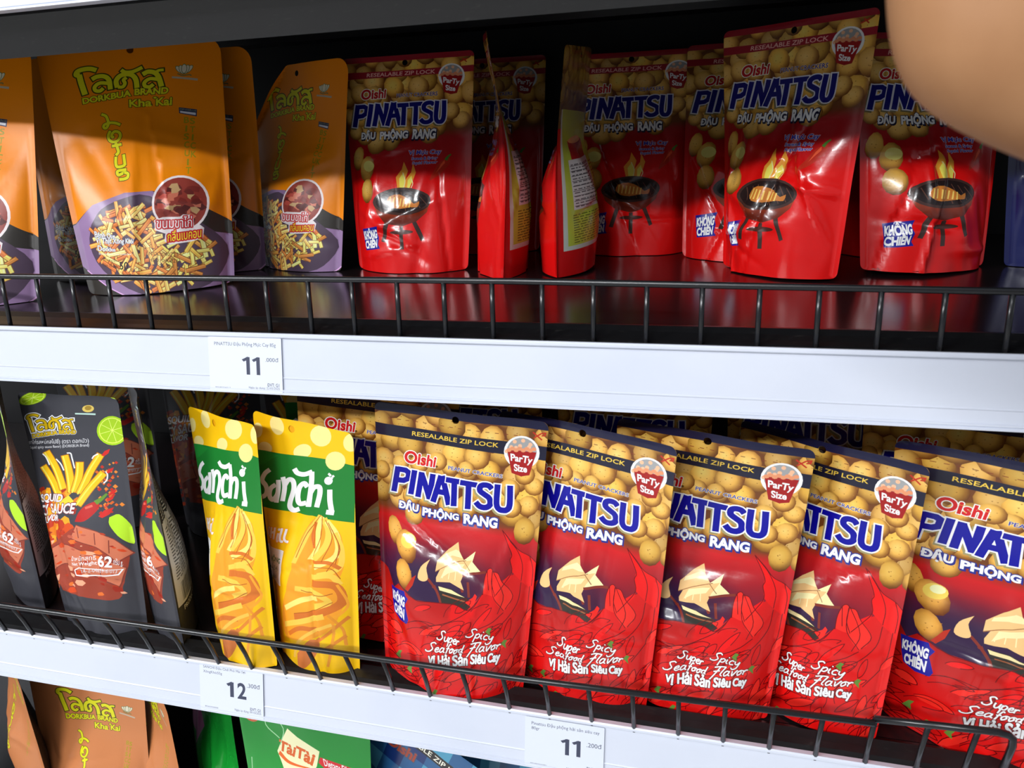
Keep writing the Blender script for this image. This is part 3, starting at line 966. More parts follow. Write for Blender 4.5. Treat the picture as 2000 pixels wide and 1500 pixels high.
def art_squidstick():
    A = Art([(45, 763), (250, 782), (278, 1225), (135, 1212)], 1.75, (58, 58, 64), (0.05, 0.03), None, (.06, .08))
    A.crop(0, 740, 3.571)

    def lime(cx, cy, rx, ry, ro):
        A.ell(cx, cy, rx, ry, (150, 190, 20), ro, 22)
        A.ell(cx, cy, rx * .88, ry * .88, (206, 226, 90), ro, 22)
        A.ell(cx, cy, rx * .82, ry * .82, (150, 186, 24), ro, 22)
        c, s = math.cos(math.radians(ro)), math.sin(math.radians(ro))
        for k in range(4):
            a = k * math.pi / 4 + .3
            x, y = rx * .8 * math.cos(a), ry * .8 * math.sin(a)
            A.line([[(cx + x * c - y * s, cy + x * s + y * c), (cx - x * c + y * s, cy - x * s - y * c)]], 4, (206, 226, 110), 0)
    lime(280, 142, 104, 58, -22)
    lime(840, 430, 108, 122, 10)
    lime(200, 660, 52, 70, 10)
    lime(880, 140, 60, 20, 10)
    A.poly([(835, 1080), (880, 1056), (930, 1110), (945, 1180), (944, 1240), (880, 1200), (838, 1130)], (170, 214, 40), 3)
    A.ell(676, 246, 38, 32, (206, 180, 90), 0)
    A.ell(676, 240, 22, 20, (150, 120, 40), 0)
    A.poly([(592, 280), (724, 290), (724, 304), (592, 292)], (176, 206, 196))
    a = np.array([(235, 288), (596, 300), (598, 496), (246, 500)], float)

    def T(p):
        u, v = (p[0] - 66) / 984.0, (p[1] - 110) / 446.0
        q = (a[0] * (1 - u) + a[1] * u) * (1 - v) + (a[3] * (1 - u) + a[2] * u) * v
        return tuple(q)
    dorkbua_logo(A, T, (200, 166, 16), (26, 24, 18), (226, 226, 230))
    A.text('(ขนมขาไก่รสหมึกสไปซี่) (ตรา ดอกบัว)', [(190, 520), (678, 492), (680, 542), (192, 566)], (206, 206, 210), .0)
    A.text('(Biscuit Squid spicy sauce flavor) (DORKBUA Brand)', [(190, 574), (680, 540), (680, 570), (192, 604)], (206, 206, 210), .0)
    r = random.Random(21)
    fire = [(206, 110, 20), (226, 150, 30), (240, 190, 50), (176, 50, 20), (196, 70, 20), (150, 40, 20)]
    for k in range(90):
        t = r.random()
        x = 470 + r.gauss(0, 95) - 20 * t
        y = 900 + t * 420
        q = r.uniform(16, 52)
        A.poly([(x + q * math.cos(b) * r.uniform(.5, 1.2), y + q * 1.2 * math.sin(b) * r.uniform(.5, 1.2)) for b in np.linspace(0, 6.28, 8)[:-1]], fire[r.randrange(6)])
    for k in range(60):
        x, y = 820 + r.gauss(0, 34), r.uniform(680, 1060)
        q = r.uniform(5, 16)
        A.poly([(x + q, y), (x, y + q), (x - q, y + 2), (x - 2, y - q)], [(196, 90, 30), (176, 40, 24), (206, 120, 40)][k % 3])
    YE = (240, 176, 24)
    for s in ([(365, 730), (430, 830), (500, 950)], [(385, 612), (455, 740), (524, 900)], [(515, 640), (548, 760), (584, 920)], [(618, 692), (618, 790), (600, 920)], [(756, 626), (690, 760), (636, 930)], [(778, 768), (700, 880), (640, 1010)]):
        A.line([s], 48, YE, 4, [(10, (176, 104, 14))])
        A.line([[(p[0] - 12, p[1] + 6) for p in s]], 10, (250, 210, 80), 4)
    A.line([[(358, 630), (384, 660), (410, 720)], [(456, 670), (490, 710), (514, 760)], [(530, 620), (556, 622), (566, 660), (586, 740)], [(700, 662), (712, 640), (740, 622)], [(780, 846), (800, 820), (804, 780), (792, 756)]], 9, (226, 230, 236), 4)
    A.poly([(640, 1130), (656, 1060), (690, 1010), (746, 980), (770, 1010), (750, 1060), (700, 1120)], (170, 26, 22), 3)
    A.line([[(690, 1030), (730, 1010)]], 16, (226, 90, 70), 0)
    A.line([[(744, 990), (776, 960), (808, 918)]], [34, 14], (90, 130, 40), 3)
    for x, y, q in ((820, 745, 24), (840, 905, 22), (812, 1050, 40), (830, 950, 20), (790, 610, 30)):
        A.poly([(x - q, y + q * .8), (x - q * .2, y - q * .4), (x + q, y - q), (x + q * .6, y + q * .2), (x - q * .4, y + q)], (190, 36, 30))
    # glazed squid
    MEAT, MEAT2, GL = (146, 58, 40), (192, 108, 78), (150, 36, 18)
    A.poly([(400, 1180), (470, 1290), (560, 1240), (640, 1170), (700, 1160), (800, 1200), (900, 1250), (930, 1330), (900, 1500), (880, 1580), (760, 1600), (640, 1570), (520, 1520), (430, 1420)], MEAT, 3)
    A.line([[(640, 1200), (740, 1230), (840, 1270), (910, 1330)]], 96, MEAT2, 4, [(10, (120, 50, 40))])
    A.line([[(470, 1380), (600, 1360), (760, 1410), (900, 1450)]], 120, MEAT2, 4, [(12, (120, 50, 40))])
    A.line([[(560, 1530), (700, 1560), (860, 1540)]], 60, MEAT, 4)
    for k in range(70):
        x, y = r.uniform(420, 900), r.uniform(1190, 1570)
        q = r.uniform(8, 40)
        A.poly([(x + q * math.cos(b) * r.uniform(.5, 1.2), y + .5 * q * math.sin(b) * r.uniform(.5, 1.2)) for b in np.linspace(0, 6.28, 7)[:-1]], [GL, (196, 66, 24), (224, 158, 124), (166, 52, 26), (214, 104, 40), (176, 84, 60)][k % 6])
    A.line([[(660, 1170), (680, 1240)], [(760, 1200), (770, 1280)], [(840, 1235), (844, 1320)], [(560, 1300), (600, 1420)], [(700, 1350), (706, 1460)], [(800, 1380), (800, 1480)]], 5, (120, 50, 40), 0)
    A.text('SQUID', [(340, 944), (532, 940), (526, 1004), (346, 1008)], WHITE, .03, [(.05, (120, 20, 24))])
    A.text('SPICY SAUCE', [(262, 1032), (624, 1000), (620, 1072), (280, 1098)], WHITE, .03, [(.05, (120, 20, 24))])
    A.text('FLAVOR', [(350, 1106), (518, 1092), (514, 1138), (354, 1144)], WHITE, .03, [(.05, (120, 20, 24))])
    A.text('น้ำหนักสุทธิ', [(640, 1366), (776, 1342), (778, 1386), (642, 1404)], WHITE, 0)
    A.text('Net Weight', [(644, 1404), (782, 1382), (782, 1412), (646, 1428)], WHITE, .01)
    A.text('62', [(788, 1348), (858, 1340), (854, 1404), (790, 1410)], WHITE, .03)
    A.text('กรัม g.', [(862, 1346), (906, 1340), (904, 1390), (864, 1396)], WHITE, 0)
    A.line([[(662, 1446), (690, 1430), (904, 1402), (884, 1440), (672, 1474), (662, 1446)]], 6, WHITE, 0)
    A.text('14-2-04659-6-013', [(700, 1438), (880, 1412), (876, 1434), (704, 1462)], (206, 206, 210), 0)
    return A


def back_squidstick():
    A = Art(UNIT, 1.75, (44, 44, 48), (0.05, 0.03))
    text_rows(A, .06, .92, .52, .86, 26, (176, 178, 180), 15, .42)
    A.raw([[(.04, .16), (.94, .16), (.94, .52), (.04, .52)]], (182, 184, 188))
    text_rows(A, .07, .90, .27, .50, 18, (74, 74, 76), 16, .42)
    for k in range(34):
        A.raw([[(.10 + k * .0135, .17), (.1035 + k * .0135 + .004 * (k % 3), .17), (.1035 + k * .0135 + .004 * (k % 3), .25), (.10 + k * .0135, .25)]], (34, 34, 34))
    A.text('PRODUCT OF THAILAND', [(.1, .85), (.7, .85), (.7, .87), (.1, .87)], (200, 200, 200), 0)
    return A


def art_sanchi():
    YEL = (244, 176, 10)
    A = Art([(487, 798), (682, 858), (700, 1320), (545, 1262)], 2.0, YEL, (0.06, 0.03), (0.42, 0.965, 0.028), (.05, .08))
    A.crop(360, 760, 3.571)
    for x, y, rx, ry, ro in ((650, 262, 46, 78, -18), (940, 362, 72, 84, -20), (820, 476, 60, 54, -30), (560, 440, 56, 46, 20), (500, 300, 40, 60, 0), (1140, 420, 50, 70, 0)):
        A.ell(x, y, rx, ry, (240, 208, 130), ro)
    A.poly([(440, 448), (560, 462), (700, 490), (860, 520), (1000, 545), (1170, 600), (1170, 1010), (1000, 985), (880, 960), (740, 925), (580, 896), (440, 880)], (22, 112, 40))
    A.poly([(440, 448), (560, 462), (660, 500), (560, 560), (440, 600)], (26, 126, 46))
    A.ell(1040, 556, 66, 72, (240, 208, 130), -10)
    W = (244, 246, 246)
    A.line([[(596, 610), (560, 640), (540, 690), (566, 730), (576, 770), (560, 806), (524, 818)], [(640, 726), (604, 756), (598, 812), (624, 838), (654, 800), (660, 740)], [(658, 690), (660, 760), (650, 862)],
            [(690, 668), (704, 740), (694, 852)], [(700, 740), (730, 690), (760, 700), (768, 760), (750, 850), (752, 894), (780, 922), (812, 912)],
            [(858, 748), (836, 720), (806, 748), (796, 820), (812, 872), (856, 866)], [(768, 606), (790, 640), (836, 652), (888, 634)], [(884, 634), (884, 720), (872, 896)], [(880, 792), (902, 752), (936, 750), (942, 800), (926, 900)],
            [(1006, 770), (1010, 850), (1026, 934)], [(990, 934), (1042, 940)]], 34, W, 5)
    A.ell(996, 704, 28, 30, W)
    for x, y in ((1006, 664), (1026, 672), (1016, 686), (1000, 656)):
        A.poly([(x - 10, y), (x, y - 12), (x + 12, y), (x, y + 10)], W)
    A.line([[(606, 1034), (590, 1060), (596, 1092), (612, 1104)], [(630, 1040), (626, 1118)], [(630, 1078), (658, 1078)], [(660, 1044), (654, 1130)], [(690, 1086), (684, 1130), (694, 1150)], [(716, 1050), (706, 1120), (716, 1146), (734, 1150)], [(748, 1056), (738, 1120), (752, 1144), (778, 1148)]], 17, W, 4, [(7, (226, 130, 30))])
    A.ell(694, 1060, 10, 10, W)
    A.poly([(560, 1150), (756, 1214), (752, 1462), (590, 1380)], (236, 238, 234))
    A.text('ĐẬU PHỘNG', [(520, 1196), (736, 1264), (732, 1320), (520, 1250)], (24, 110, 44), .02)
    A.text('Phô Mai Sợi', [(540, 1284), (710, 1330), (706, 1372), (540, 1320)], (60, 110, 70), 0)
    A.text('Xông Khói', [(560, 1340), (690, 1384), (686, 1420), (560, 1376)], (60, 110, 70), 0)
    # skein of tofu skin, then the loose strands below it
    S1, S2, S3, S4 = (230, 146, 36), (246, 184, 70), (196, 104, 34), (250, 206, 110)
    A.poly([(956, 956), (1012, 1000), (1086, 1078), (1112, 1180), (1120, 1330), (1096, 1440), (1130, 1560), (1080, 1720), (960, 1800), (800, 1780), (770, 1640), (800, 1500), (820, 1380), (830, 1260), (856, 1120), (902, 1000)], S1, 3)
    for s, w, c in (([(956, 960), (900, 1060), (868, 1180), (836, 1300)], 30, S2), ([(966, 970), (950, 1080), (960, 1180), (930, 1280)], 34, S4), ([(980, 980), (1020, 1080), (1010, 1180), (950, 1280)], 40, S2), ([(1000, 1000), (1070, 1100), (1080, 1240), (960, 1330)], 36, S4),
                    ([(1060, 1080), (1104, 1200), (1096, 1330), (990, 1380)], 30, S2), ([(930, 1010), (920, 1100), (940, 1200)], 24, S3), ([(940, 1300), (1040, 1290), (1106, 1330)], 24, S3), ([(950, 1400), (1060, 1380), (1110, 1440)], 34, S2),
                    ([(960, 1440), (1090, 1450), (1120, 1560), (1000, 1640), (860, 1660)], 46, S3), ([(860, 1480), (980, 1500), (1060, 1560), (980, 1600)], 36, S2), ([(800, 1600), (900, 1560), (1000, 1540)], 34, S4), ([(790, 1700), (900, 1690), (1040, 1650)], 34, S2),
                    ([(820, 1760), (900, 1730), (1010, 1740)], 28, S3)):
        A.line([s], w, c, 5)
    for s in ([(956, 960), (886, 1090), (846, 1260)], [(968, 970), (972, 1120), (940, 1260)], [(990, 990), (1046, 1120), (1000, 1290)], [(1040, 1060), (1096, 1200), (1040, 1350)], [(960, 1330), (1060, 1330), (1110, 1400)], [(900, 1490), (1010, 1520), (1080, 1500)], [(860, 1640), (980, 1620), (1080, 1560)], [(930, 1000), (930, 1180)], [(1010, 1010), (1086, 1160), (1080, 1300)]):
        A.line([s], 5, (166, 84, 24), 5)
    for s, w, c in (([(1096, 1440), (1150, 1560), (1110, 1640), (1060, 1660)], 14, (226, 150, 40)), ([(1060, 1640), (1130, 1720), (1150, 1820)], 16, (214, 136, 40)), ([(1160, 1640), (1060, 1760), (960, 1850)], 18, (206, 120, 40)), ([(860, 1900), (880, 1820), (960, 1760), (1080, 1700)], 20, (240, 176, 70)),
                    ([(1040, 1860), (1150, 1760)], 18, (206, 124, 40)), ([(1090, 1700), (1080, 1840), (1060, 1960)], 16, (216, 140, 44)), ([(900, 1930), (980, 1830), (1010, 1800)], 22, (196, 110, 50))):
        A.line([s], w, c, 5)
    A.poly([(880, 1880), (960, 1800), (1010, 1830), (990, 1900), (940, 1960), (890, 1960)], (190, 106, 50), 3)
    for x, y in ((668, 1500), (640, 1580), (676, 1640), (700, 1720), (660, 1760)):
        A.poly([(x - 16, y + 8), (x + 12, y - 12), (x + 18, y), (x - 8, y + 18)], (246, 226, 176))
    return A


def art_green(side):
    G = (20, 150, 44)
    A = Art(UNIT, 1.375, ramp([(0, (24, 168, 50)), (1, (18, 120, 40))]), (0.05, 0.03))
    u, h = (.44, .80)
    if side:
        A.raw([[(.1, .40), (.4, .40), (.5, .55), (.2, .60)]], (210, 110, 170))
        return A
    def F(q):
        return [(.27 + (x - .16) * .74, .865 - (.865 - y) * .55) for x, y in q]
    A.raw([F([(.30, .94), (.40, .87), (.62, .76), (.58, .60), (.50, .45), (.36, .42), (.22, .52), (.16, .68), (.22, .80)])], (232, 222, 176))
    Qd = lambda q: [(x, 1 - y) for x, y in F(q)]
    A.crop(0, 0, 1)
    A.H = np.array([[1, 0, 0], [0, -1, 1], [0, 0, 1]], float)
    A.text('Tài', Qd([(.20, .80), (.37, .755), (.34, .655), (.18, .70)]), (206, 90, 30), .04)
    A.text('Tài', Qd([(.38, .77), (.57, .715), (.53, .60), (.36, .665)]), (206, 90, 30), .04)
    A.line([Qd([(.18, .67), (.26, .60), (.36, .575), (.52, .565)])], [.026, .006], (220, 96, 30), 5)
    A.raw([F([(.62, .70), (.98, .64), (.98, .53), (.66, .595), (.60, .64)])], (196, 36, 40))
    A.text('Dietary Fibre', Qd([(.65, .69), (.97, .635), (.97, .54), (.67, .60)]), WHITE, .012)
    A.raw([F([(.66, .58), (.98, .515), (.98, .44), (.66, .51)])], (40, 110, 190))
    A.H = np.linalg.inv(square_to(UNIT))
    A.ell(.10, .05, .06, .045, (190, 90, 60))
    A.ell(.10, .05, .045, .033, (226, 190, 160))
    for s in ([(.22, .02), (.20, .10), (.30, .16)], [(.25, .03), (.34, .10), (.30, .2)], [(.05, .3), (.03, .5), (.1, .7)]):
        A.line([s], .006, (150, 200, 150), 4)
    return A


def art_blue():
    A = Art(UNIT, 1.45, (36, 84, 130), (0.04, 0.03))
    r = random.Random(2)
    for j in range(9):
        for i in range(6):
            if (i + j) % 2:
                A.raw([[(i / 6, 1 - j / 9), ((i + 1) / 6, 1 - j / 9), ((i + 1) / 6, 1 - (j + 1) / 9), (i / 6, 1 - (j + 1) / 9)]], (18, 42, 96) if (i * j) % 3 else (70, 140, 170))
    A.raw([[(-.1, .84), (1.1, .84), (1.1, .90), (-.1, .90)]], (34, 30, 30))
    A.text('RESEALABLE ZIP LOCK', [(.12, .115), (.88, .115), (.88, .148), (.12, .148)], (226, 222, 206), .012)
    A.text('Oishi', [(.16, .19), (.42, .19), (.42, .25), (.16, .25)], (150, 60, 40), .035, [(.05, (60, 70, 90))])
    return A


ARTS = {}
C_QUAD = [(72, 1318), (262, 1342), (286, 1640), (110, 1600)]


def copper_T(p):
    """brand block of the copper packet: where its lettering sits in the photo, in the (150,130) x5.557 crop frame"""
    o = np.array([(120, 1352), (222, 1370), (222, 1420), (126, 1410)], float)
    u, v = (p[0] - 66) / 984.0, (p[1] - 110) / 446.0
    q = (o[0] * (1 - u) + o[1] * u) * (1 - v) + (o[3] * (1 - u) + o[2] * u) * v
    return tuple((q - (150, 130)) * 5.557)


ART_MAKERS = {
    'seafood': art_seafood, 'squid': art_squid, 'squid_back': back_squid, 'seafood_back': back_seafood,
    'orange': lambda: art_biscuit((252, 128, 0), [(78, 80), (422, 100), (455, 545), (185, 592)]),
    'copper': lambda: art_biscuit((186, 116, 70), C_QUAD, copper_T, False, (60, 62, 20)),
    'orange_back': lambda: back_biscuit((60, 34, 20)), 'copper_back': lambda: back_biscuit((44, 38, 36)),
    'squidstick': art_squidstick, 'squidstick_back': back_squidstick, 'sanchi': art_sanchi,
    'sanchi_back': lambda: Art(UNIT, 2.0, (214, 150, 10), (0.06, 0.03)),
    'green': lambda: art_green(False), 'green_side': lambda: art_green(True),
    'green_back': lambda: Art(UNIT, 1.375, (10, 60, 24), (0.05, 0.03)), 'blue': art_blue,
    'blue_back': lambda: Art(UNIT, 1.45, (24, 40, 80), (0.04, 0.03)),
    'navy': lambda: Art(UNIT, 1.5, (16, 22, 74), (0.04, 0.03)),
}


def art(name):
    if name not in ARTS:
        ARTS[name] = ART_MAKERS[name]().build(*((40, 64) if not name.endswith('back') else (26, 40)))
    return ARTS[name]
# ---------------------------------------------------------------- materials
M_strip = material('white_strip_plastic', (212, 217, 230), 0.32, 0.5, noise=(9, (205, 211, 226), .45, .75, (1, 1, 1)))
M_lip = material('black_shelf_metal_dusty', (17, 17, 19), 0.34, 0.5, noise=(420, (48, 47, 45), .62, .85, (.35, 1, 1)))
M_board = material('dark_glossy_shelf_board', (26, 20, 22), 0.20, 0.5, noise=(900, (70, 66, 66), .72, .80, (1, 1, 1)), bump=(90, .05, .0004, (.15, 1, 1)))
M_black = material('black_powder_coat', (24, 24, 27), 0.45, 0.4)
M_wire = material('black_coated_wire', (24, 25, 28), 0.26, 0.6, bump=(160, .2, .0004, (1, 1, 1)))
M_back = material('dark_back_panel', (22, 21, 23), 0.5, 0.4)
M_floor = material('store_floor_tile', (196, 194, 190), 0.35, 0.5, noise=(3, (182, 180, 176), .4, .6, (1, 1, 1)))
M_ceil = material('store_ceiling', (216, 218, 222), 0.8, 0.2, noise=(4, (206, 208, 212), .4, .6, (1, 1, 1)))
M_label = material('label_paper', (226, 229, 238), 0.55, 0.3)
M_gloss = print_material('glossy_printed_film', 0.24, 0.5, 0.25, (85, 0.22, 0.0012))
M_satin = print_material('satin_printed_film', 0.36, 0.45, 0.0, (110, 0.16, 0.0008))
M_paper = print_material('printed_label_paper', 0.5, 0.3, 0.0, (300, 0.05, 0.0002))
M_film = {k: material(k + '_gusset_film', c, .35, .45) for k, c in (('red', (150, 12, 14)), ('orange', (50, 34, 24)), ('black', (40, 40, 44)), ('yellow', (214, 156, 14)), ('copper', (130, 80, 50)), ('green', (16, 96, 34)), ('blue', (26, 50, 100)), ('navy', (14, 18, 60)))}

XL, XR = -1.10, 0.62            # run of shelving the photo could see
YB = 0.42                       # depth of the shelves

# ---------------------------------------------------------------- room
bm = bmesh.new(); box_bm(bm, -4, 4, -4.5, 1.2, -0.05, 0.0)
tag(link('floor', mesh_from(bm, 'floor'), M_floor), kind='structure')
bm = bmesh.new(); box_bm(bm, -4, 4, -4.5, 1.2, 3.0, 3.05)
tag(link('ceiling', mesh_from(bm, 'ceiling'), M_ceil), kind='structure')
bm = bmesh.new(); box_bm(bm, -4, 4, 1.0, 1.2, 0.0, 3.0)
tag(link('wall_back', mesh_from(bm, 'wall_back'), M_ceil), kind='structure')


# ---------------------------------------------------------------- shelving
rack = empty('shelving_unit', (0, 0, 0))
tag(rack, 'black metal shelving unit with dark back panel behind all the snack packets', 'shelving')
bm = bmesh.new(); box_bm(bm, XL, XR, YB + .001, YB + 0.02, 0.12, 1.95)
link('back_panel', mesh_from(bm, 'back_panel'), M_back, rack)
for x in (XL - .02, XR + .02):
    bm = bmesh.new(); box_bm(bm, x - .02, x + .02, YB + 0.002, YB + 0.06, 0.0, 2.0)
    link('upright_post', mesh_from(bm, 'upright_post'), M_black, rack)


def shelf(zt, y0, zs, tilt, label, under=-.012):
    """zt top of the board, y0 front face of the price strip, zs top of the strip (relative to the eye)"""
    o = empty('shelf', (0, 0, Z0))
    tag(o, label, 'shelf', 'shelves of the snack rack')
    p = [(y0 + .030, zt), (YB, zt), (YB, zt - .02), (y0 + .030, zt - .02)]
    extrude_profile('shelf_board', p, XL, XR, M_board, o)
    # rolled front lip with the groove the wire fence stands in
    p = [(y0 + .0035, zs - .003), (y0 + .008, zs - .0008), (y0 + .013, zs + .0006), (y0 + .019, zs + .0026), (y0 + .024, zt + .0012), (y0 + .0285, zt + .0006), (y0 + .030, zt - .0004),
         (y0 + .030, zs - .040 - under), (y0 + .018, zs - .042 - under), (y0 + .006, zs - .030 - under * .5)]
    extrude_profile('front_lip', p, XL, XR, M_lip, o, False)
    # folded stiffeners below
    for ya, yb, dz in ((.17, .22, .018), (.31, .36, .018)):
        p = [(y0 + ya, zt - .02), (y0 + yb, zt - .02), (y0 + yb - .008, zt - .02 - dz), (y0 + ya + .008, zt - .02 - dz)]
        extrude_profile('stiffener', p, XL, XR, M_black, o)
    # white price strip clipped to the lip: face with a rim on top and two ridges at the bottom
    L = .0425
    cs, sn = math.cos(tilt), math.sin(tilt)

    def P(d, n):                     # d down the face, n outwards
        return (y0 - d * sn - n * cs, zs - d * cs + n * sn)
    face = [P(0, 0), P(0, .0016), P(.0012, .0022), P(.0026, .0022), P(.0034, .0010), P(.0034, 0), P(.0300, 0), P(.0308, .0005), P(.0316, 0), P(.0385, 0), P(.0392, .0013), P(.0400, .0013), P(.0405, .0006), P(.0412, .0016), P(.0422, .0016), P(L, .0005), P(L, -.0030), P(0, -.0030)]
    extrude_profile('price_strip', face, XL, XR, M_strip, o)
    return o, P


TI = math.radians(11)
shelf_top, P_top = shelf(.128, 0.0, .1245, TI, 'topmost shelf, only its white strip edge and dark underside in view', .024)
shelf_up, P_up = shelf(-.124, 0.0, -.1280, TI, 'upper dark glossy shelf holding orange and red packets above the long white strip')
shelf_low, P_low = shelf(-.403, -.018, -.3985, math.radians(13), 'lower black shelf holding black, yellow and red packets')
shelf_bot, P_bot = shelf(-.690, -.018, -.686, math.radians(13), 'lowest shelf, below the copper, green and blue packets')


# ---------------------------------------------------------------- wire fences
def fence(name, xs, yb, zb, rail, label, r=.0017, rr=.0021, ends=(False, False), x_ends=None):
    """xs: feet of the uprights; rail: (x, y, z) points of the top rail"""
    o = empty(name, (0, 0, Z0))
    tag(o, label, 'wire fence', 'wire fences along the shelf fronts')
    pts = [tuple(p) for p in rail]
    R = np.array(pts)
    if ends[1]:
        x, y, z = pts[-1]
        h = z - zb
        pts = pts[:-1] + [(x - .010, y, z), (x - .004, y + .0004, z - .0012), (x - .001, y + .001, z - .004), (x, y + .002, z - .010), (x + .001, yb, zb)]
    tube('top_rail', pts, rr, M_wire, o)
    for x in xs:
        yr, zr = np.interp(x, R[:, 0], R[:, 1]), np.interp(x, R[:, 0], R[:, 2])
        tube('upright', [(x, yb, zb - .006), (x, yb + (yr - yb) * .5, zb + (zr - zb) * .5), (x, yr, zr)], r, M_wire, o, 8)
    return o


fence('wire_shelf_fence', [-.5241 + .0322 * k for k in range(-3, 22)], .005, -.127,
      [(-.66, .008, -.0912), (-.52, .008, -.0914), (-.124, .008, -.0922), (.157, .008, -.0957), (.30, .008, -.0965)],
      'black wire fence along the upper shelf front, above the long white strip')
LOWX = [-.681, -.650, -.620, -.5888, -.559, -.528, -.498, -.467, -.4362, -.4047, -.3745, -.3443, -.3141, -.2839, -.2537, -.2236, -.194, -.1631, -.1331, -.1035, -.0732, -.0438, -.0138, .0157, .0452, .074]
fence('wire_shelf_fence', LOWX, -.0165, -.400,
      [(-.72, -.030, -.3635), (-.5712, -.030, -.3623), (-.3723, -.0305, -.3615), (-.1266, -.031, -.3608), (.103, -.0325, -.3548)],
      'long black wire fence leaning outwards along the lower shelf front', rr=.0022)
fence('wire_shelf_fence', [.1040, .1335, .1600], -.0165, -.400, [(.1035, -.0295, -.3540), (.1795, -.0300, -.3506)],
      'short black wire fence with rounded end at the right of the lower shelf', rr=.0023, ends=(False, True))


# ---------------------------------------------------------------- price labels
def price_label(P, x0, x1, d0, d1, lines, label):
    A = Art([(0, 0), (1, 0), (1, 1), (0, 1)], (d1 - d0) / (x1 - x0), (201, 206, 220), (.012, .012))
    INK = (62, 66, 84)
    for s, q, b in lines:
        (u0, v0), (u1, v1) = q
        if s in ('11', '12'):                    # the big figures: flagged ones and a plain two
            w = (u1 - u0) * .20
            for k, ch in enumerate(s):
                x = u0 + k * (u1 - u0) * .56
                if ch == '1':
                    A.line([[(x, v0 + .068), (x + .085, v0 + .012)]], w * .95, INK, 0)
                    A.line([[(x + .072, v0), (x + .072, v1)]], w, INK, 0)
                else:
                    A.text(ch, [(x, v0 - .005), (x + .125, v0 - .005), (x + .125, v1), (x, v1)], INK, .025)
            continue
        A.text(s, [(u0, v0), (u1, v0), (u1, v1), (u0, v1)], INK, b if b > .009 else 0)
    A.build(8, 6)
    V = np.empty((len(A.V), 3))
    for i, (u, h) in enumerate(A.V):
        y, z = P(d0 + (1 - h) * (d1 - d0), .0012)
        V[i] = (u * (x1 - x0), y, z)
    y, z = P(d0, .0012)
    V -= (0, y, z)
    me = bpy.data.meshes.new('price_label')
    me.from_pydata(V.tolist(), [], A.T.tolist())
    at = me.color_attributes.new('print', 'FLOAT_COLOR', 'CORNER')
    at.data.foreach_set('color', A.C.ravel())
    o = link('price_label', me, M_paper)
    o.location = (x0, y, Z0 + z)
    tag(o, label, 'price label', 'price labels on the white strips')
    md = o.modifiers.new('paper', 'SOLIDIFY')
    md.thickness = .0003
    md.offset = -1


price_label(P_up, -.3445, -.2868, .0034, .0413, [
    ('PINATTSU Đậu Phộng Mực Cay 85g', ((.085, .085), (.925, .175)), .008), ('11', ((.47, .355), (.715, .68)), .03), ('.000đ', ((.78, .355), (.955, .43)), .005),
    ('ĐVT: G1', ((.795, .825), (.955, .885)), .012), ('Ngày áp dụng: 22/05/2025', ((.54, .895), (.96, .95)), 0), ('8934803044317', ((.075, .925), (.285, .955)), 0)],
    'white price label reading 11.000 on the long white strip of the upper shelf')
price_label(P_low, -.3925, -.3345, .0010, .0412, [
    ('SANCHI Đậu Chill Phô Mai Sợi', ((.06, .055), (.73, .125)), .006), ('XôngKhói55g', ((.06, .155), (.36, .225)), .004), ('12', ((.44, .33), (.735, .64)), .03), ('.300đ', ((.75, .30), (.95, .39)), .005),
    ('ĐVT: G1', ((.79, .80), (.955, .86)), .012), ('Ngày áp dụng: 09/10/2025', ((.55, .87), (.96, .93)), 0), ('8936029200000', ((.075, .905), (.285, .935)), 0)],
    'white price label reading 12.300 on the lower strip, below the yellow packets')
price_label(P_low, -.1212, -.0640, .0040, .0413, [
    ('Pinattsu Đậu phộng hải sản siêu cay', ((.085, .08), (.94, .17)), .008), ('80gr', ((.085, .185), (.19, .26)), .006), ('11', ((.47, .34), (.725, .66)), .03), ('.200đ', ((.785, .34), (.97, .43)), .005),
    ('ĐVT: G1', ((.79, .83), (.955, .89)), .012), ('Ngày áp dụng: 09/10/2025', ((.54, .905), (.96, .955)), 0), ('8934803044881', ((.075, .925), (.285, .955)), 0)],
    'white price label reading 11.200 on the lower strip, below the red packets')


# ---------------------------------------------------------------- packets
def smooth(x, a, b):
    t = np.clip((x - a) / (b - a), 0, 1)
    return t * t * (3 - 2 * t)


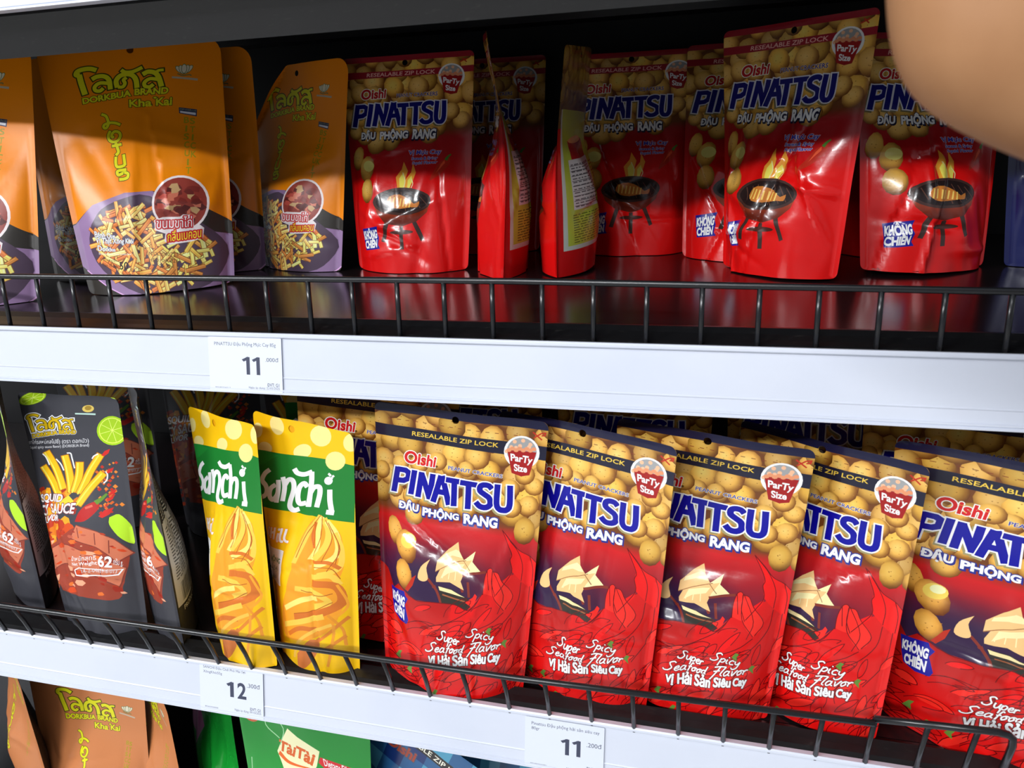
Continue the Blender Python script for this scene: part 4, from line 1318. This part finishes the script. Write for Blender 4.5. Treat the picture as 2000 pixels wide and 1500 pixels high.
class Shape:
    """stand-up pouch: flat sealed top and sides, swelling towards a gusset at the bottom"""

    def __init__(s, W, H, T, lean, roll, bend=0.0, curl=0.0, twist=0.0, tap=.86, seed=0, crease=8, amp=.0016, top=.80, fold=None, ridges=(), back=.6):
        s.W, s.H, s.T, s.lean, s.roll, s.bend, s.curl, s.twist, s.tap, s.amp, s.top, s.fold = W, H, T, lean, roll, bend, curl, twist, tap, amp, top, fold
        s.back = back
        s.ridges = ridges             # sharp folds (u0, h0, u1, h1, width, height)
        r = random.Random(seed)
        s.cr = []
        for k in range(crease):
            u, h = r.uniform(.1, .9), r.uniform(.08, .72)
            a = r.choice([r.uniform(-.5, .5), r.uniform(1.0, 2.1)]) + math.pi / 2 * (r.random() < .5)
            L = r.uniform(.12, .4)
            s.cr.append((u, h, math.cos(a), math.sin(a) * .6, L, r.uniform(.012, .035), r.choice([-1, 1]) * r.uniform(.5, 1.2)))
        s.ph = [r.uniform(0, 6.28) for _ in range(6)]

    def pos(s, u, h, side):
        """side +1 front, -1 back; u from left to right as seen from the front"""
        w = s.W * (s.tap + (1 - s.tap) * np.clip(h, 0, 1) ** .8)
        q = np.abs(2 * u - 1)
        a = np.clip(q / .94, 0, 1)
        c = (1 - a ** 2.2) ** .85
        g = (1 - smooth(h, .06, s.top)) * .86 + .30 * np.exp(-((h - .38) / .2) ** 2) * (1 - smooth(h, .5, s.top))
        t = s.T * g * c
        full = np.clip(t / .006, 0, 1)
        d = np.zeros_like(u)
        for (cu, ch, dx, dy, L, sg, A) in s.cr:
            x, y = u - cu, h - ch
            al = x * dx + y * dy
            ac = -x * dy + y * dx
            d += A * np.exp(-(ac / sg) ** 2) * np.exp(-(al / L) ** 2)
        for (u0, h0, u1, h1, sg, A) in s.ridges:
            L = math.hypot(u1 - u0, h1 - h0)
            dx, dy = (u1 - u0) / L, (h1 - h0) / L
            al = (u - u0) * dx + (h - h0) * dy
            ac = -(u - u0) * dy + (h - h0) * dx
            over = np.maximum(np.maximum(-al, al - L), 0)
            d += A * np.exp(-np.abs(ac) / sg) * np.exp(-(over / .03) ** 2)
        d += .55 * np.sin(9 * u + 7 * h + s.ph[0]) * np.sin(6 * h - 5 * u + s.ph[1]) + .3 * np.sin(17 * u - 9 * h + s.ph[2])
        t = t + s.amp * d * full * (1 if side > 0 else .7)
        if side < 0:
            t = t * s.back
        edge = np.clip((1 - q) / .02, 0, 1) * np.clip((1 - h) / .012, 0, 1)
        t = np.maximum(t, 0) + .00025 * edge
        x = (u - .5) * w
        z = h * s.H * math.cos(s.lean)
        wav = .0011 * np.sin(5 * u + s.ph[3]) * smooth(h, .55, 1.0) + .0008 * np.sin(11 * u + s.ph[4]) * smooth(h, .7, 1.0)
        y = h * s.H * math.sin(s.lean) + s.bend * smooth(h, .35, 1.15) ** 1.3 + s.curl * (2 * u - 1) ** 2 * smooth(h, .4, 1) + s.twist * (2 * u - 1) * smooth(h, .3, 1) + wav
        z = z - abs(s.bend) * .25 * smooth(h, .6, 1.1)
        if s.fold:                                   # a dog-eared top corner: (u0, h0, direction, amount)
            u0, h0, dr, am = s.fold
            k = np.clip(((u - u0) * dr + (h - h0) * 1.2), 0, 1)
            y = y - am * np.sin(np.clip(k * 7, 0, 2.4)) * .25
            z = z - k * s.H * .62
            x = x - dr * k * s.W * .22
        cr, sr = math.cos(s.roll), math.sin(s.roll)
        x, z = x * cr + z * sr, z * cr - x * sr + abs(sr) * s.W * s.tap / 2
        return np.c_[x, y - side * t, z]

    def normals(s, u, h, side):
        e = 1.5e-3
        du = s.pos(u + e, h, side) - s.pos(u - e, h, side)
        dh = s.pos(u, h + e, side) - s.pos(u, h - e, side)
        n = np.cross(du, dh) * side
        n /= np.maximum(np.linalg.norm(n, axis=1), 1e-12)[:, None]
        return n


def panel(name, A, shp, side, mat, parent):
    u, h = A.V[:, 0], A.V[:, 1]
    if side < 0:
        u = 1 - u
    co = shp.pos(u, h, side)
    me = bpy.data.meshes.new(name)
    nt = len(A.T)
    me.vertices.add(len(co))
    me.vertices.foreach_set('co', co.ravel())
    me.loops.add(nt * 3)
    me.loops.foreach_set('vertex_index', A.T.ravel().astype(np.int32))
    me.polygons.add(nt)
    me.polygons.foreach_set('loop_start', np.arange(0, nt * 3, 3, dtype=np.int32))
    me.polygons.foreach_set('loop_total', np.full(nt, 3, dtype=np.int32))
    me.update(calc_edges=True)
    at = me.color_attributes.new('print', 'FLOAT_COLOR', 'CORNER')
    at.data.foreach_set('color', A.C.ravel())
    me.shade_smooth()
    me.normals_split_custom_set_from_vertices(shp.normals(u, h, side).tolist())
    return link(name, me, mat, parent)


def gusset(shp, mat, parent, n=26):
    u = np.linspace(.03, .97, n)
    f = shp.pos(u, np.full(n, .004), 1)
    b = shp.pos(u, np.full(n, .004), -1)
    bm = bmesh.new()
    rows = []
    for k in range(7):
        t = k / 6
        p = f * (1 - t) + b * t
        lift = .016 * (1 - (2 * t - 1) ** 2) * np.clip(np.abs(f[:, 1] - b[:, 1]) / .03, 0, 1)
        p[:, 2] += lift
        rows.append([bm.verts.new(q) for q in p])
    for a, c in zip(rows, rows[1:]):
        for i in range(n - 1):
            bm.faces.new((a[i], a[i + 1], c[i + 1], c[i]))
    return link('bottom_gusset', mesh_from(bm, 'bottom_gusset', True), mat, parent)


BOARD = {'U': -.124, 'L': -.403, 'B': -.690}
KIND = {  # front art, back art, film, gusset, thickness, name, category, group
    'P': ('squid', 'squid_back', M_gloss, 'red', .026, 'snack_pouch', 'snack packet'),
    'R': ('seafood', 'seafood_back', M_gloss, 'red', .024, 'snack_pouch', 'snack packet'),
    'O': ('orange', 'orange_back', M_satin, 'orange', .026, 'snack_pouch', 'snack packet'),
    'K': ('squidstick', 'squidstick_back', M_satin, 'black', .026, 'snack_pouch', 'snack packet'),
    'Y': ('sanchi', 'sanchi_back', M_satin, 'yellow', .020, 'snack_pouch', 'snack packet'),
    'C': ('copper', 'copper_back', M_satin, 'copper', .024, 'snack_pouch', 'snack packet'),
    'G': ('green', 'green_back', M_gloss, 'green', .022, 'snack_pouch', 'snack packet'),
    'S': ('green_side', 'green_back', M_gloss, 'green', .022, 'snack_pouch', 'snack packet'),
    'B': ('blue', 'blue_back', M_gloss, 'blue', .02, 'snack_pouch', 'snack packet'),
    'N': ('navy', 'navy', M_gloss, 'navy', .022, 'snack_pouch', 'snack packet'),
}
GROUPS = {'P': 'red squid flavour peanut cracker packets', 'R': 'red seafood flavour peanut cracker packets', 'O': 'orange biscuit stick packets', 'K': 'black squid flavour biscuit stick packets',
          'Y': 'yellow tofu snack packets', 'C': 'copper biscuit stick packets', 'G': 'green packets', 'S': 'green packets', 'B': 'blue chequered packets', 'N': None}


def pouch(kind, shelf_key, x, y, yaw, lean, roll, W, H, label, thick=None, **kw):
    if kind == 'R':
        kw.setdefault('back', .30)
    fa, ba, mat, gus, T, nm, cat = KIND[kind]
    o = empty(nm, (x, y, Z0 + BOARD[shelf_key] + .0006))
    o.rotation_euler = (0, 0, math.radians(yaw))
    tag(o, label, cat, GROUPS[kind])
    shp = Shape(W, H, thick or T, math.radians(lean), math.radians(roll), seed=int(abs(x * 7919) + abs(y * 104729)) + len(label), **kw)
    panel('front_panel', art(fa), shp, 1, mat, o)
    panel('back_panel', art(ba), shp, -1, mat, o)
    gusset(shp, M_film[gus], o)
    return o


# upper shelf, from the left
pouch('O', 'U', -.6189, .0556, 9.6, 13, 0, .148, .2116, 'orange packet leftmost on the upper shelf, cut off by the picture edge')
pouch('O', 'U', -.5600, .1600, 7.3, 13, -4, .148, .2074, 'shaded orange packet standing behind the gap of the two leftmost orange packets', thick=.019)
pouch('O', 'U', -.4740, .1190, 27, 13, -.5, .150, .2140, 'large orange packet facing front with a bright crease down its middle', bend=.004, crease=10, tap=.80, ridges=((.15, .86, .56, .69, .035, 1.6), (.56, .69, .64, .34, .035, 1.8)))
pouch('O', 'U', -.4938, .2090, 3.9, 4, 0, .148, .2029, 'orange packet half hidden behind the large creased orange packet', thick=.020)
pouch('O', 'U', -.4021, .2300, -24, 8, 0, .147, .1887, 'orange packet with a folded top corner, beside the red packets', fold=(.30, .93, -1, .03))
pouch('P', 'U', -.2772, .2176, -1, 8, 0, .1265, .1887, 'red squid packet next to the orange packets, glossy glare over its brand letters', crease=14, amp=.0022)
pouch('P', 'U', -.2353, .3250, 2.5, 7, 0, .1269, .1891, 'dark red packet in deep shade behind the sideways packet')
pouch('P', 'U', -.1904, .2200, -74, 4, 0, .126, .1990, 'red packet turned sideways with its seam forward and curled top, the left of two', back=1.0, bend=-.022, amp=.0026)
pouch('P', 'U', -.1300, .2260, -91, 2, 3, .118, .1810, 'red packet turned sideways showing its lime green back panel, the right of two', back=1.0, bend=.010, amp=.0022)
pouch('P', 'U', -.0841, .3120, 4, 5, 0, .1253, .1838, 'red squid packet facing front beside the lime green back panel', crease=14, amp=.0024)
pouch('P', 'U', .0204, .2790, -8, 14, 0, .1268, .1908, 'red squid packet half covered by the tilted packet in front of it', crease=12, amp=.0022)
pouch('P', 'U', .0448, .2055, -40, 3, -1, .1261, .1878, 'red squid packet tilted and twisted in front of its neighbour', crease=14, amp=.003, twist=.006)
pouch('P', 'U', .0560, .3750, 0, 2, 0, .1259, .1900, 'red packet mostly hidden behind the tilted twisted packet')
pouch('P', 'U', .1220, .3300, -86, 4, 0, .120, .187, 'red packet turned sideways in the shade, a strip of green back showing')
pouch('P', 'U', .1562, .2211, 22, 9, 2, .1215, .1765, 'red squid packet at the right end of the upper row, below the hand', crease=16, amp=.0026)
pouch('N', 'U', .275, .250, 10, 6, 0, .130, .17, 'dark blue packet at the right end of the upper shelf', crease=12, amp=.003)

# lower shelf
pouch('K', 'L', -.6210, .0520, -42, 2, 4, .118, .2140, 'black packet leftmost on the lower shelf, turned so its grey back shows')
pouch('K', 'L', -.5110, .0120, -7, 5.5, -2.2, .1157, .2067, 'black packet facing front with lime slices and fried sticks', thick=.020)
pouch('K', 'L', -.4525, .0300, -45, 1, -2, .116, .2150, 'black packet turned sideways beside the front facing black packet', thick=.019, back=1.0)
pouch('K', 'L', -.640, .185, 4, 4, 0, .118, .225, 'black packet in the back row at the far left of the lower shelf')
pouch('K', 'L', -.505, .185, 2, 4, 0, .118, .225, 'black packet in the back row, behind the front facing black packet')
pouch('K', 'L', -.375, .165, -4, 4, 0, .118, .225, 'black packet in the back row, behind the yellow packets')
pouch('Y', 'L', -.3636, .0060, -26, 4, -2.4, .0983, .2006, 'yellow packet with green band, the left of the two in front')
pouch('Y', 'L', -.3003, .0080, -15.2, 2.6, 1.7, .0998, .2027, 'yellow packet with green band, the right one beside the red packets')
pouch('Y', 'L', -.330, .110, -10, 3, 0, .098, .206, 'yellow packet behind the two front yellow packets, only a corner showing')
pouch('R', 'L', -.2680, .0480, 2.4, 5, 4, .136, .2180, 'red seafood packet half hidden behind the right yellow packet', thick=.017)
pouch('R', 'L', -.1853, .0060, -3, 6, 3.1, .1310, .2115, 'red seafood packet fully in view, first of the front row')
pouch('R', 'L', -.0925, .0220, -17.7, 2, 2.1, .1328, .2060, 'red seafood packet, second from left in the overlapping front row', curl=-.002)
pouch('R', 'L', -.0103, .0240, -12, 4.8, 1.8, .1318, .2015, 'red seafood packet, third from left in the overlapping front row')
pouch('R', 'L', .0676, .0350, -34, 4.9, -1.3, .1290, .1960, 'red seafood packet, fourth from left in the overlapping front row')
pouch('R', 'L', .1815, .0170, -21, 1.5, 0, .1500, .2020, 'red seafood packet at the right picture edge, last of the front row', thick=.018)
for x, y, yaw, H, lb in ((-.205, .135, 3, .222, 'red packet in the back row behind the first front packets'), (-.065, .140, -3, .218, 'red packet in the back row behind the second front packet'),
                         (.075, .155, -5, .222, 'red packet in the back row behind the third and fourth front packets'), (.170, .100, -8, .212, 'red packet in the back row at the right, a navy top edge showing'),
                         (.290, .150, -4, .214, 'red packet in the back row at the far right picture edge')):
    pouch('R', 'L', x, y, yaw, 4, 0, .132, H, lb)

# lowest shelf
pouch('C', 'B', -.7020, .0580, -34, 0, 6, .148, .2200, 'copper packet turned sideways at the left of the lowest shelf')
pouch('C', 'B', -.6010, .0313, -2, 5, 1, .146, .1860, 'copper packet facing front under the lower white strip')
pouch('C', 'B', -.5450, .0640, -33, 0, 5, .148, .2080, 'copper packet turned partly sideways next to the green packet')
pouch('C', 'B', -.8300, .0700, -24, 2, 0, .148, .2150, 'copper packet at the picture corner, only its dark back showing')
pouch('S', 'B', -.4900, .0870, -38, 0, 6, .160, .2160, 'bright green packet turned sideways with a blank flap')
pouch('G', 'B', -.3520, .0315, 3, 0, 3, .128, .1990, 'green packet with cream shield and orange lettering')
pouch('B', 'B', -.2950, .0600, -12, 2, 24, .120, .1760, 'blue chequered packet beside the green packet, its black zip band tilted')
pouch('B', 'B', -.1950, .0900, 4, 0, 8, .116, .1960, 'blue chequered packet under the right price label, only its top showing')


# ---------------------------------------------------------------- the hand held up close to the camera
def raised_hand():
    """(right, up, away) offsets from the eye in metres; one skinned surface grown from the wrist"""
    nodes, edges = [], []

    def add(p, r, parent=None):
        nodes.append((p, r))
        if parent is not None:
            edges.append((parent, len(nodes) - 1))
        return len(nodes) - 1

    def chain(start, items):
        k = start
        for p, r in items:
            k = add(p, r, k)
        return k
    w = add((.150, .060, .170), .026)
    chain(w, [((.186, .044, .168), .030), ((.250, .018, .160), .036), ((.330, -.015, .146), .040), ((.420, -.055, .128), .043)])
    chain(w, [((.126, .070, .171), .0260), ((.1055, .0865, .172), .0262), ((.0985, .108, .172), .0170), ((.0890, .135, .174), .0090), ((.0830, .155, .178), .0080), ((.0800, .171, .184), .0066)])
    chain(w, [((.130, .080, .170), .0200), ((.113, .101, .170), .0190), ((.108, .121, .170), .0130), ((.1010, .152, .172), .0095), ((.0970, .176, .177), .0085), ((.0945, .194, .184), .0070)])
    chain(w, [((.136, .086, .169), .0200), ((.123, .111, .168), .0185), ((.1205, .131, .168), .0130), ((.1170, .166, .170), .0098), ((.1150, .192, .175), .0088), ((.1140, .212, .182), .0072)])
    chain(w, [((.143, .087, .168), .0195), ((.135, .112, .167), .0180), ((.135, .131, .167), .0128), ((.1365, .164, .169), .0096), ((.1375, .188, .174), .0086), ((.1385, .206, .181), .0070)])
    chain(w, [((.158, .080, .165), .0210), ((.169, .101, .161), .0165), ((.181, .125, .160), .0120), ((.190, .148, .163), .0105), ((.195, .162, .166), .0088)])
    E = M.translation
    me = bpy.data.meshes.new('person')
    me.from_pydata([tuple(E + RIGHT * (p[0] + .0017) - DOWN * (p[1] - .0082) + FWD * p[2]) for p, _ in nodes], edges, [])
    o = bpy.data.objects.new('person', me)
    COL.objects.link(o)
    o.modifiers.new('skin', 'SKIN')
    for v, (_, r) in zip(me.skin_vertices[0].data, nodes):
        v.radius = (r, r)
        v.use_root = False
    me.skin_vertices[0].data[0].use_root = True
    sm = o.modifiers.new('smooth', 'SUBSURF')
    sm.levels = sm.render_levels = 3
    o.modifiers['skin'].use_smooth_shade = True
    o.modifiers['skin'].branch_smoothing = 0.8
    me.materials.append(material('skin', (166, 120, 82), .6, .3, noise=(60, (157, 111, 74), .35, .7, (1, 1, 1)), bump=(900, .12, .0004, (1, 1, 1))))
    nail = material('fingernail', (206, 160, 132), .3, .5, noise=(200, (198, 150, 122), .4, .6, (1, 1, 1)))
    for k, (p, r) in enumerate(nodes):
        if r < .0091 and not any(e[0] == k for e in edges):
            q = [n for n, e in enumerate(edges) if e[1] == k][0]
            b = nodes[edges[q][0]][0]
            tip = E + RIGHT * (p[0] + .0017) - DOWN * (p[1] - .0082) + FWD * p[2]
            base = E + RIGHT * (b[0] + .0017) - DOWN * (b[1] - .0082) + FWD * b[2]
            ax = (tip - base).normalized()
            out = (-FWD - ax * (-FWD).dot(ax)).normalized()
            bm = bmesh.new()
            bmesh.ops.create_uvsphere(bm, u_segments=16, v_segments=10, radius=1)
            T = Matrix((ax * r * .75, ax.cross(out) * r * .62, out * r * .24)).transposed().to_4x4()
            T.translation = tip + out * r * .80 - ax * r * .95
            bmesh.ops.transform(bm, matrix=T, verts=bm.verts)
            link('fingernail', mesh_from(bm, 'fingernail', True), nail, o)
    tag(o, 'bare hand and forearm of a person held up at the top right corner', 'person')


raised_hand()
